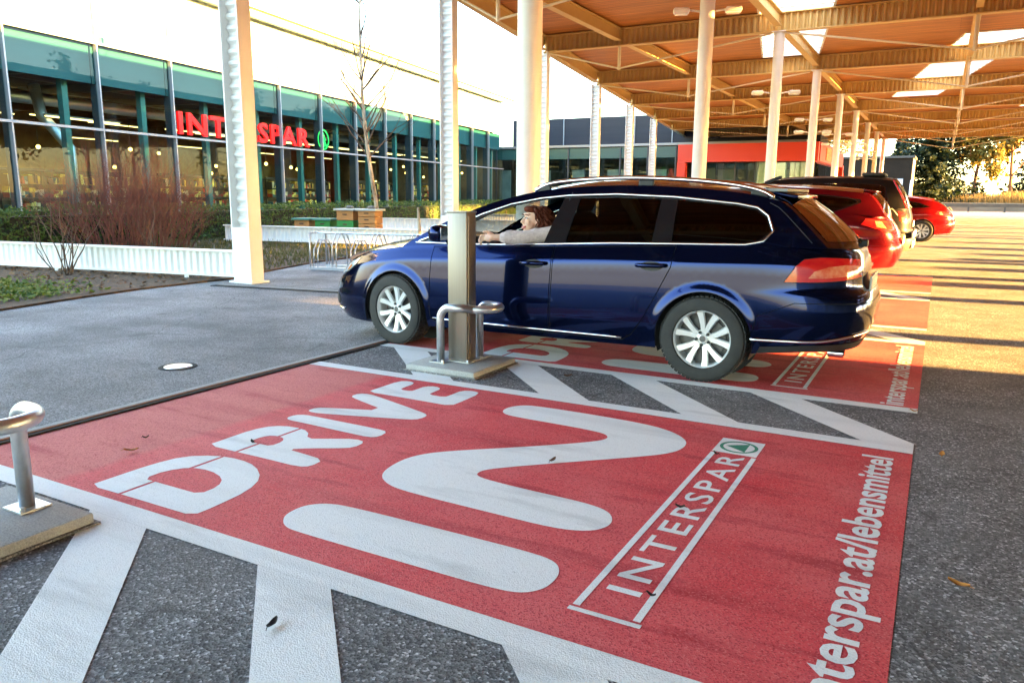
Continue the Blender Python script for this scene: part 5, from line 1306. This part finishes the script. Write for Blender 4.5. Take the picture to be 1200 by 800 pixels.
# interior
b = MB(); b.box((1.7, 0, .36), (2.6, 1.46, .06)); b.build('cabin_floor', M_inn, bl)
b = MB(); b.box((.36, 0, .80), (.50, 1.40, .16), bev=.05); b.box((.46, 0, .62), (.3, 1.38, .3), bev=.04); b.box((.40, -.38, .895), (.28, .40, .07), bev=.03); b.build('dashboard', M_inn, bl, angle=50)
for x, y in ((1.15, -.37), (1.15, .37)): seat(bl, x, y, .50)
b = MB(); b.box((2.05, 0, .52), (.5, 1.3, .16), bev=.05); b.box((2.36, 0, .80), (.16, 1.3, .55), bev=.05); b.build('rear_bench', M_seat, bl, angle=50)
b = MB(); Rs = Matrix.Translation((.76, -.38, .80))@Matrix.Rotation(radians(66), 4, 'Y')
b.tube([Rs@Vector((.185*cos(2*pi*i/28), .185*sin(2*pi*i/28), 0)) for i in range(29)], .016, 8, caps=False); b.box(tuple(Rs@Vector((0, 0, -.02))), (.12, .14, .05), bev=.02)
for a in (0, pi, -pi/2): b.tube([Rs@Vector((0, 0, -.01)), Rs@Vector((.18*cos(a+pi/2), .18*sin(a+pi/2), 0))], .014, 6)
b.build('steering_wheel', M_plas, bl, angle=50)
for sd_ in (1, -1):
    b = MB(); b.tube([(1.50, -sd_*.735, .55), (1.535, -sd_*.64, 1.15), (1.57, -sd_*.57, 1.30)], .045, 8); b.build('pillar_trim', M_inn, bl)
b = MB(); b.box((2.2, 0, 1.345), (1.9, 1.0, .02)); b.build('headliner', mat('pale_headliner', (.33, .33, .32), .9), bl)
# ---- other parked cars
def side_shift(T, d): return [(a, b_+d) for a, b_ in T]
RED1 = dict(name='hatchback_car', label='dark red tall hatchback parked directly behind the blue estate', cat='car', loc=(-4.0, 13.36, .004), paint=M_redd,
    xf=-.80, xr=3.55, W=.86, nf=3.2, nr=4.2, r=.305, wb=2.6, arch=.345,
    zb=[(-.8, .18), (.4, .19), (2.6, .21), (3.55, .26)],
    zt=[(-.8, .66), (-.5, .82), (-.1, .90), (.4, .95), (1.2, .98), (2.2, 1.02), (2.9, 1.04), (3.55, .98)],
    E=[(.0, .92), (.3, 1.10), (.7, 1.29), (1.1, 1.40), (1.6, 1.445), (2.2, 1.43), (2.7, 1.39), (3.02, 1.345), (3.14, 1.25), (3.24, 1.12), (3.30, 1.03)],
    f=[(-.1, .90), (0, .93), (.15, .97), (.35, 1.0), (.5, .985), (.62, .975), (.75, 1.0), (.85, .99), (.93, .96), (1, .925)],
    dxf=[(-.1, .1), (0, .06), (.3, 0), (.6, .03), (1, .14)], dxr=[(-.1, .12), (0, .09), (.2, .02), (.4, 0), (.55, .03), (.75, .08), (1, .20)],
    doors=[[(.42, .24), (1.42, .24), (1.43, .96), (.44, .94)], [(1.43, .24), (2.06, .24), (2.2, .45), (2.38, .8), (2.4, 1.02), (1.44, .97)]],
    taillight=[(3.02, .90), (3.14, .99), (3.30, .985), ('r', .66, .97), ('r', .38, .95), ('r', .40, .80), ('r', .62, .77), (3.32, .82)],
    tailwhite=[(3.28, .86), (3.30, .95), ('r', .62, .94), ('r', .60, .84)],
    rbumper=[(2.95, .24), (3.2, .245), ('r', .4, .262), ('r', .003, .265), ('r', .003, .58), ('r', .5, .58), (3.1, .60), (2.97, .50)],
    dlo=[(.2, 1.0), (1.4, 1.02), (2.2, 1.05), (2.62, 1.08), (2.96, 1.22), (2.94, 1.27), (2.5, 1.33), (1.6, 1.37), (1.1, 1.32), (.7, 1.21)],
    windows=[dict(p=[(.5, 1.03), (1.38, 1.04), (1.40, 1.34), (1.1, 1.30), (.75, 1.20)]), dict(p=[(1.46, 1.045), (2.2, 1.065), (2.25, 1.335), (1.6, 1.35), (1.48, 1.345)]), dict(p=[(2.32, 1.075), (2.6, 1.095), (2.90, 1.22), (2.88, 1.255), (2.5, 1.31), (2.34, 1.325)])],
    tum=.34, tumc=.22, crown=.05, roof0=1.2, roof1=2.98, cowl=-.2, tglead=.10, tgk=2.6, tgbulge=.05, rg=(.10, .88, .86))
r1, rc1 = make_car(RED1)
def plate_and_wiper(root, x, z, wx, wz, badge=None):
    b = MB(); b.box((x, 0, z), (.015, .52, .11), bev=.004); b.build('number_plate', M_plate, root)
    b = MB(); b.tube([(wx+.05, .0, wz-.05), (wx-.03, -.08, wz+.05), (wx-.10, -.36, wz+.03)], .011, 6); b.build('rear_wiper', M_plas, root)
plate_and_wiper(r1, 3.55, .66, 3.38, 1.08)
b = MB(); b.box((3.05, 0, 1.395), (.18, 1.02, .026), bev=.011, rot=Matrix.Rotation(.14, 3, 'Y')); b.build('roof_spoiler', M_redd, r1, angle=40)
b = MB(); b.lathe([(0, .004), (.05, .004), (.052, 0)], 18, 0, Matrix.Translation((3.265, -.38, 1.09))@Matrix.Rotation(radians(62), 4, 'Y')); b.build('window_sticker', M_plate, r1)
VAN = dict(name='van', label='tall black van with roof box bulge parked between the two red cars', cat='van', loc=(-4.25, 17.15, .004), paint=M_blackc,
    xf=-.85, xr=3.86, W=.90, nf=3.4, nr=6.5, r=.32, wb=2.78, arch=.36,
    zb=[(-.85, .19), (.4, .21), (2.7, .23), (3.86, .30)],
    zt=[(-.85, .72), (-.5, .90), (-.1, 1.0), (.4, 1.05), (1.2, 1.09), (2.4, 1.11), (3.2, 1.12), (3.86, 1.08)],
    E=[(.0, 1.02), (.3, 1.22), (.7, 1.45), (1.1, 1.58), (1.6, 1.645), (2.4, 1.66), (3.0, 1.65), (3.42, 1.60), (3.52, 1.48), (3.60, 1.30), (3.66, 1.13)],
    f=[(-.1, .92), (0, .95), (.15, .98), (.4, 1.0), (.7, 1.0), (.85, .99), (.93, .97), (1, .94)],
    dxf=[(-.1, .1), (0, .06), (.3, 0), (.6, .03), (1, .14)], dxr=[(-.1, .08), (0, .05), (.2, 0), (.42, 0), (.47, .06), (.75, .07), (1, .12)],
    doors=[[(.42, .26), (1.45, .26), (1.46, 1.08), (.44, 1.04)], [(1.47, .26), (2.25, .26), (2.40, .55), (2.5, .8), (2.5, 1.10), (1.48, 1.085)]],
    taillight=[(3.66, .86), (3.65, 1.04), (3.74, 1.04), ('r', .80, 1.03), ('r', .70, 1.02), ('r', .71, .86)],
    tailwhite=[(3.70, .84), (3.70, .93), ('r', .74, .93), ('r', .74, .84)],
    rbumper=[(3.18, .27), (3.5, .285), ('r', .4, .302), ('r', .003, .305), ('r', .003, .62), ('r', .5, .62), (3.4, .64), (3.2, .52)], bumper_mat=M_plas,
    dlo=[(.2, 1.09), (1.4, 1.14), (2.5, 1.17), (3.28, 1.19), (3.36, 1.25), (3.30, 1.50), (3.2, 1.545), (2.4, 1.575), (1.6, 1.565), (1.1, 1.50), (.7, 1.36)],
    windows=[dict(p=[(.5, 1.11), (1.40, 1.155), (1.42, 1.535), (1.1, 1.475), (.75, 1.35)]), dict(p=[(1.48, 1.16), (2.42, 1.185), (2.44, 1.555), (1.6, 1.545), (1.50, 1.54)]), dict(p=[(2.52, 1.19), (3.26, 1.21), (3.32, 1.26), (3.27, 1.485), (3.18, 1.525), (2.54, 1.555)])],
    tum=.22, tumc=.22, crown=.05, roof0=1.25, roof1=3.36, cowl=-.2, tglead=.08, tgk=4.0, tgbulge=.03, rg=(.08, .92, .86), chrome=False)
vn, vc = make_car(VAN)
plate_and_wiper(vn, 3.815, .80, 3.70, 1.16)
b = MB(); b.box((3.05, 0, 1.735), (.42, .8, .07), bev=.03); b.build('roof_pod', M_plas, vn, angle=50)
for sd_ in (1, -1):
    b = MB(); b.tube([(3.43, -sd_*.78, 1.62), (3.61, -sd_*.84, 1.30), (3.70, -sd_*.86, 1.10)], .016, 8); b.build('pillar_lamp', M_tail, vn, smooth=True)
b = MB(); b.box((3.845, 0, .60), (.05, 1.5, .12), bev=.03); b.box((3.84, .0, .42), (.05, 1.2, .14), bev=.04); b.build('bumper_guard', M_alloy, vn, angle=50)
RED2 = dict(name='hatchback_car', label='bright red low hatchback parked farthest along the row', cat='car', loc=(-3.06, 27.1, .004), paint=M_redc,
    xf=-.82, xr=3.50, W=.88, nf=3.2, nr=3.8, r=.315, wb=2.62, arch=.355,
    zb=[(-.82, .18), (.4, .19), (2.6, .20), (3.5, .25)],
    zt=[(-.82, .62), (-.5, .76), (-.1, .84), (.4, .88), (1.2, .91), (2.2, .95), (2.8, .97), (3.5, .93)],
    E=[(.0, .86), (.3, 1.0), (.7, 1.18), (1.1, 1.29), (1.5, 1.335), (2.0, 1.33), (2.5, 1.27), (2.85, 1.20), (3.05, 1.12), (3.18, 1.02), (3.24, .955)],
    f=[(-.1, .90), (0, .93), (.15, .97), (.35, 1.0), (.5, .985), (.62, .975), (.75, 1.0), (.85, .99), (.93, .96), (1, .925)],
    dxf=[(-.1, .1), (0, .06), (.3, 0), (.6, .03), (1, .14)], dxr=[(-.1, .12), (0, .09), (.2, .02), (.4, 0), (.6, .03), (.8, .07), (1, .18)],
    doors=[[(.42, .24), (1.45, .24), (1.46, .91), (.44, .88)], [(1.47, .24), (2.08, .24), (2.22, .45), (2.38, .75), (2.4, .95), (1.48, .92)]],
    taillight=[(2.95, .82), (3.05, .90), (3.2, .91), ('r', .70, .90), ('r', .40, .88), ('r', .44, .78), ('r', .68, .75), (3.2, .77)],
    tailwhite=[(3.1, .80), (3.12, .87), (3.2, .88), ('r', .72, .86), ('r', .70, .80)],
    rbumper=[(2.97, .22), (3.2, .23), ('r', .4, .252), ('r', .003, .255), ('r', .003, .52), ('r', .5, .54), (3.1, .56), (2.99, .46)],
    dlo=[(.2, .92), (1.4, .945), (2.2, .98), (2.62, 1.0), (2.80, 1.03), (2.5, 1.14), (2.0, 1.24), (1.5, 1.265), (1.1, 1.22), (.7, 1.11)],
    windows=[dict(p=[(.5, .945), (1.38, .965), (1.40, 1.24), (1.1, 1.20), (.75, 1.10)]), dict(p=[(1.46, .97), (2.3, 1.0), (2.62, 1.02), (2.70, 1.035), (2.4, 1.14), (2.0, 1.215), (1.48, 1.24)])],
    tum=.40, tumc=.22, crown=.05, roof0=1.2, roof1=2.75, cowl=-.2, tglead=.10, tgk=2.4, tgbulge=.03, rg=(.10, .86, .88))
r2_, rc2 = make_car(RED2)
plate_and_wiper(r2_, 3.50, .62, 3.33, .97)
# ------------------------------------------------------------------ order posts with guard hoops
def brushed(name, c, r):
    m, t, b = nodes_of(name); b.inputs['Metallic'].default_value = .75; b.inputs['Roughness'].default_value = r
    tc = t.nodes.new('ShaderNodeTexCoord'); mp = t.nodes.new('ShaderNodeMapping'); mp.inputs['Scale'].default_value = (160, 160, 1.5); n = t.nodes.new('ShaderNodeTexNoise'); n.inputs['Scale'].default_value = 1; n.inputs['Detail'].default_value = 3
    t.links.new(tc.outputs['Object'], mp.inputs[0]); t.links.new(mp.outputs[0], n.inputs['Vector'])
    x = t.nodes.new('ShaderNodeMix'); x.data_type = 'RGBA'; x.inputs[6].default_value = rgb([q*.75 for q in c]); x.inputs[7].default_value = rgb(c); t.links.new(n.outputs[0], x.inputs[0]); t.links.new(x.outputs[2], b.inputs['Base Color'])
    return m
M_steel = brushed('brushed_steel', (.27, .235, .20), .42)
def order_post(loc, label, hoop_label, slab_label, hoop=None):
    sl = empty('concrete_plinth', (loc[0], loc[1], .004), 0, slab_label, 'plinth')
    b = MB(); b.box((-.01, -.02, .024), (.60, .62, .048), bev=.010); b.build('slab', M_conc, sl, angle=40)
    b = MB(); b.box((-.01, -.02, .004), (.63, .65, .008)); b.build('mortar_edge', M_road, sl)
    if label:
        t = empty('order_post', (loc[0]-.02, loc[1]+.005, .054), 0, label, 'post')
        b = MB(); b.box((0, 0, .56), (.165, .135, 1.105), bev=.004); b.build('housing', M_steel, t, angle=40)
        b = MB(); b.box((.0865, .0, .56), (.008, .10, 1.06), bev=.002); b.build('front_cover', M_steel, t, angle=40)
        b = MB(); b.box((0, 0, 1.118), (.175, .145, .012), bev=.003); b.build('cap', M_steel, t, angle=40)
        b = MB(); b.box((0, 0, .004), (.25, .22, .008)); b.build('foot_plate', M_galv, t)
        for sx in (-1, 1):
            for sy in (-1, 1):
                b = MB(); b.lathe([(0, .022), (.009, .022), (.012, .016), (.012, .008)], 6, 0, Matrix.Translation((sx*.11, sy*.095, 0))); b.build('bolt', M_galv, t)
    h = empty('guard_hoop', (*(hoop or loc), .052), 0, hoop_label, 'guard hoop')
    r = .030; ht = .42; yA, yB, xe = -.135, .155, .29; xB = .045
    P = [(-.125, yA, 0), (-.125, yA, ht-.09)]+[(-.125+.09*(1-cos(a)), yA, ht-.09+.09*sin(a)) for a in [pi/2*i/6 for i in range(1, 7)]]
    b = MB(); b.tube(P+[(.0, yA, ht), (xe-.12, yA, ht)]+[(xe-.145+.145*sin(a), (yA+yB)/2-.145*cos(a), ht) for a in [pi*i/12 for i in range(0, 13)]]+[(xB+.07, yB, ht)]+[(xB+.07-.07*sin(a), yB, ht-.07+.07*cos(a)) for a in [pi/2*i/6 for i in range(1, 7)]]+[(xB, yB, 0)], r, 16)
    b.build('bent_tube', M_galv, h, smooth=True)
    for x, y in ((-.125, yA), (xB, yB)):
        b = MB(); b.box((x, y, .004), (.13, .12, .008)); b.build('foot_plate', M_galv, h)
        for s_ in (-1, 1):
            b = MB(); b.lathe([(0, .024), (.010, .024), (.013, .016), (.013, .008)], 6, 0, Matrix.Translation((x-.0+s_*.048, y-.045*s_, 0))); b.build('bolt', M_galv, h)
order_post((-3.09, 4.87), 'brushed steel order post in front of the blue estate\'s front door', 'galvanised guard hoop around the steel post beside the blue estate', 'concrete base slab under the steel post beside the blue estate')
order_post((-3.115, 1.42), None, 'galvanised guard hoop at the left edge of the photo', 'pale concrete base slab at the left edge of the photo', (-3.15, 1.455))
# ------------------------------------------------------------------ the driver
M_skin = mat('skin', (.80, .50, .37), .5, var=.35, vscale=18, vcol=(.72, .40, .28)); M_skin.node_tree.nodes['Principled BSDF'].inputs['Subsurface Weight'].default_value = .12
M_sweat = mat('pale_pink_knit', (.78, .66, .64), .9, var=.7, vscale=45, vcol=(.52, .41, .42), bump=.9, bscale=110)
M_hair = mat('dark_red_brown_hair', (.06, .013, .007), .65, spec=.2, var=.8, vscale=30, vcol=(.15, .036, .014))
def blob(mb, a, b_, ra, rb, n=14):
    """tapered capsule from a to b"""
    a, b_ = Vector(a), Vector(b_); d = (b_-a); L_ = d.length; q = d.to_track_quat('Z', 'Y').to_matrix().to_4x4(); Mx = Matrix.Translation(a)@q; pr = []
    for i in range(6): t = pi/2*i/5; pr.append((max(1e-4, ra*sin(t)), -ra*cos(t)))
    for i in range(6): t = pi/2*i/5; pr.append((max(1e-4, rb*cos(t)), L_+rb*sin(t)))
    mb.lathe(pr, n, 0, Mx, close=True)
def ell(mb, c, r, R=None):
    Mx = Matrix.Translation(c)@(R.to_4x4() if R else Matrix.Identity(4))@Matrix.Diagonal((*r, 1)); pr = [(max(1e-4, sin(pi*i/12)), -cos(pi*i/12)) for i in range(13)]; mb.lathe(pr, 18, 0, Mx, close=True)
def remesh(mb, name, m, parent, vox, smooth_it=3):
    o = mb.build(name, m, None, smooth=True); md = o.modifiers.new('r', 'REMESH'); md.mode = 'VOXEL'; md.voxel_size = vox; md.use_smooth_shade = True
    sm = o.modifiers.new('s', 'SMOOTH'); sm.iterations = smooth_it; sm.factor = .5
    bpy.context.view_layer.update(); me = bpy.data.meshes.new_from_object(o.evaluated_get(bpy.context.evaluated_depsgraph_get())); old = o.data; o.modifiers.clear(); o.data = me; bpy.data.meshes.remove(old)
    me.polygons.foreach_set('use_smooth', [True]*len(me.polygons)); me.name = name; o.parent = parent; return o
CX, CY, CZ = BLUE['loc']
person = empty('person', (CX+1.35, CY-.40, .45), 0, 'smiling woman with dark curly hair in pale pink jumper leaning from the car window', 'person')
Op = Vector((1.35, -.40, .446))
def pl(x, y, z): return Vector((x, y, z))-Op
b = MB()
sh, el, wr = pl(1.455, -.63, 1.00), pl(1.22, -.775, .962), pl(1.015, -.845, .962)
blob(b, pl(1.40, -.37, .60), pl(1.50, -.43, .86), .135, .135); blob(b, pl(1.50, -.43, .86), pl(1.46, -.46, 1.0), .13, .075)
blob(b, pl(1.47, -.62, .985), pl(1.50, -.28, .985), .062, .062); blob(b, pl(1.40, -.49, .985), pl(1.265, -.585, 1.06), .050, .046)
blob(b, sh, el, .052, .042); blob(b, el, wr, .041, .027)
blob(b, pl(1.50, -.28, .98), pl(1.28, -.22, .84), .05, .04); blob(b, pl(1.28, -.22, .84), pl(1.0, -.28, .90), .04, .027); blob(b, pl(1.0, -.28, .90), pl(.90, -.30, .93), .03, .025)
for y in (-.30, -.46): blob(b, pl(1.38, y, .60), pl(.98, y, .66), .085, .065); blob(b, pl(.98, y, .66), pl(.72, y, .32), .06, .045)
# head, turned to the front and slightly to the window
H = pl(1.225, -.605, 1.085); Rh = Matrix.Rotation(radians(54), 3, 'Z')@Matrix.Rotation(radians(8), 3, 'Y')     # face looks along local -X
def hp(x, y, z): return H+Rh@Vector((x, y, z))
ell(b, hp(.012, 0, .028), (.088, .072, .088), Rh); ell(b, hp(-.030, 0, -.020), (.055, .056, .082), Rh); ell(b, hp(-.052, 0, -.085), (.024, .026, .020), Rh)
ell(b, hp(-.060, -.032, -.018), (.022, .022, .022), Rh); ell(b, hp(-.060, .032, -.018), (.022, .022, .022), Rh)
blob(b, hp(-.078, 0, .022), hp(-.099, 0, -.014), .008, .0125); ell(b, hp(-.090, -.010, -.020), (.010, .009, .008), Rh); ell(b, hp(-.090, .010, -.020), (.010, .009, .008), Rh)
ell(b, hp(-.070, 0, .050), (.016, .045, .012), Rh); ell(b, hp(-.078, 0, -.052), (.011, .021, .010), Rh)
for y in (-.074, .074): ell(b, hp(.005, y, -.002), (.018, .008, .028), Rh)
# near hand lying on the window ledge, fingers bent over it
pm = wr+Vector((-.045, -.012, -.002)); blob(b, wr, wr+Vector((-.030, -.008, 0)), .026, .027); ell(b, wr+Vector((-.058, -.012, -.004)), (.040, .018, .034))
for k, (dy, ln, dz) in enumerate(((-.020, .036, .018), (-.018, .042, .006), (-.016, .040, -.008), (-.013, .031, -.021))):
    a = wr+Vector((-.086, -.012, dz)); c1 = a+Vector((-ln*.85, dy*.7, -.006)); c2 = c1+Vector((-ln*.35, -.006, -ln*.62)); c3 = c2+Vector((.004, .004, -ln*.45))
    blob(b, wr+Vector((-.05, -.012, dz*.8)), a, .0095, .0098, 10); blob(b, a, c1, .0095, .0088, 10); blob(b, c1, c2, .0088, .008, 10); blob(b, c2, c3, .008, .0068, 10)
a = wr+Vector((-.030, -.004, .024)); c1 = a+Vector((-.036, -.016, .020)); c2 = c1+Vector((-.030, -.010, -.002)); blob(b, a, c1, .0125, .0105, 10); blob(b, c1, c2, .0105, .008, 10)
remesh(b, 'body', M_skin, person, .0042, 3)
b = MB(); g = .011
blob(b, pl(1.40, -.37, .60), pl(1.50, -.43, .86), .135+g, .135+g); blob(b, pl(1.50, -.43, .86), pl(1.465, -.455, .985), .13+g, .088); blob(b, pl(1.47, -.62, .985), pl(1.50, -.28, .985), .062+g, .062+g)
mid = el.lerp(wr, .62); blob(b, sh, el, .054+g, .045+g); blob(b, el, mid, .045+g, .036+g); blob(b, mid, mid+(wr-el).normalized()*.012, .046, .046)
for k in range(5): q = el.lerp(mid, .1+.2*k); ell(b, q+Vector((0, 0, .004*(k % 2))), (.024, .055, .060))
for k in range(4): q = sh.lerp(el, .15+.24*k); ell(b, q, (.030, .060, .068-.003*(k % 2)*3))
blob(b, pl(1.50, -.28, .98), pl(1.28, -.22, .84), .05+g, .04+g); blob(b, pl(1.28, -.22, .84), pl(1.08, -.265, .885), .04+g, .03+g)
remesh(b, 'jumper', M_sweat, person, .008, 3)
b = MB()
for y in (-.30, -.46): blob(b, pl(1.40, y, .60), pl(.98, y, .66), .10, .078); blob(b, pl(.98, y, .66), pl(.74, y, .33), .074, .058)
remesh(b, 'trousers', mat('dark_denim', (.02, .03, .06), .85), person, .012)
random.seed(21); b = MB()
ell(b, hp(.030, 0, .040), (.088, .083, .088), Rh); ell(b, hp(.085, -.03, -.04), (.062, .070, .115), Rh); ell(b, hp(.065, .04, -.03), (.062, .06, .10), Rh); ell(b, hp(-.035, .0, .092), (.058, .062, .030), Rh); ell(b, hp(.05, -.066, -.06), (.04, .03, .07), Rh)
remesh(b, 'hair_mass', M_hair, person, .008, 2)
b = MB()
for i in range(190):
    a = random.uniform(-2.3, 2.3); el_ = random.uniform(-.4, 1.3); p0 = Vector((cos(a)*cos(el_)*.098+.022, sin(a)*cos(el_)*.088, sin(el_)*.092+.040))
    if p0.x < -.048 or (p0.x < .020 and p0.z < .088): continue
    ln = random.uniform(.10, .21); ph = random.uniform(0, 6.28); ra = random.uniform(.009, .017); out = Vector((p0.x, p0.y*1.2, 0)).normalized(); P = []
    for k in range(15):
        u = k/14; q = p0+out*(.034+.030*sin(min(1, u*1.5)*pi/2))+Vector((.03*u, 0, -ln*u*u**.3)); P.append(hp(*(q+Vector((cos(ph+u*13)*ra, sin(ph+u*13)*ra, 0)))))
    b.tube(P, .0075, 5, rr=[.0085*(1-.6*k/14) for k in range(15)])
b.build('curls', M_hair, person, smooth=True)
M_eyew = mat('eye_white', (.75, .72, .70), .2); M_eyed = mat('eye_dark', (.02, .012, .01), .1); M_lip = mat('lips', (.45, .10, .10), .4); M_teeth = mat('teeth', (.8, .78, .74), .3)
for y in (-.030, .030):
    b = MB(); ell(b, hp(-.0765, y, .018), (.008, .0135, .0075), Rh); e_ = b.build('eye', M_eyew, person, smooth=True)
    b = MB(); ell(b, hp(-.083, y, .018), (.0035, .0055, .0055), Rh); b.build('iris', M_eyed, e_, smooth=True)
    b = MB(); b.tube([hp(-.079, y-.017, .021), hp(-.088, y, .027), hp(-.080, y+.017, .021)], .0024, 5); b.build('eyelashes', M_eyed, e_, smooth=True)
    b = MB(); b.tube([hp(-.080, y-.019, .042), hp(-.090, y, .047), hp(-.084, y+.017, .043)], .0034, 5); b.build('eyebrow', M_hair, person, smooth=True)
b = MB(); b.tube([hp(-.070, -.028, -.044), hp(-.087, -.014, -.050), hp(-.091, 0, -.051), hp(-.087, .014, -.050), hp(-.070, .028, -.044)], .004, 6); b.tube([hp(-.071, -.026, -.048), hp(-.085, -.012, -.062), hp(-.088, 0, -.065), hp(-.085, .012, -.062), hp(-.071, .026, -.048)], .0048, 6); b.build('lips', M_lip, person, smooth=True)
b = MB(); b.tube([hp(-.077, -.018, -.050), hp(-.088, 0, -.057), hp(-.077, .018, -.050)], .0042, 6); b.build('teeth', M_teeth, person, smooth=True)
# ------------------------------------------------------------------ fallen leaves on the paint and the tarmac
M_lf = [mat('brown_leaf', (.12, .05, .02), .7), mat('orange_leaf', (.42, .17, .03), .7), mat('black_leaf', (.025, .018, .014), .8)]
random.seed(5)
for x, y, k, s_, lab in ((-3.48, 2.33, 1, .035, 'rust brown curled leaf on the pale red strip by the letter D'), (-1.56, 3.27, 0, .030, 'brown leaf lying on the white letter N'), (-1.66, 1.52, 2, .030, 'dark leaf on the white bar nearest the camera'),
    (.18, 2.85, 1, .035, 'orange leaf on bare tarmac nearest the right edge'), (.13, 4.35, 1, .035, 'small orange leaf on the tarmac beyond the bay corner'), (-.88, 3.78, 2, .018, 'black speck of leaf between big N and roundel'), (-.84, 3.02, 2, .020, 'black leaf on the frame lettering of the near bay'),
    (-.71, 2.26, 2, .018, 'black leaf right of the framed lettering'), (-3.05, 2.73, 2, .020, 'black leaf on the white letter R'), (-3.6, 2.5, 2, .016, 'tiny dark leaf on the pale red strip'), (-2.86, 1.30, 1, .045, 'rusty leaf against the near concrete base'), (-2.25, 4.95, 0, .030, 'brown leaf on the hatched strip behind the post'), (-.02, 5.2, 1, .022, 'tiny orange leaf on tarmac beside the blue car\'s bay')):
    b = MB(); n = 8; P = []
    for i in range(n+1):
        u = i/n*2-1; w_ = s_*.38*(1-u*u)**.7+.0008; h = .006+.010*abs(u)**1.5
        P += [(u*s_, -w_, h+.006), (u*s_, 0, h), (u*s_, w_, h+.008)]
    b.add(P, [(3*i+j, 3*i+3+j, 3*i+4+j, 3*i+1+j) for i in range(n) for j in (0, 1)]); b.tube([(s_, 0, .016), (s_*1.35, .1*s_, .012)], .0015, 4)
    o = b.build('fallen_leaf', M_lf[k], smooth=True); o.location = (x, y, .004); o.rotation_euler.z = random.uniform(0, 6.28); tag(o, lab, 'leaf')
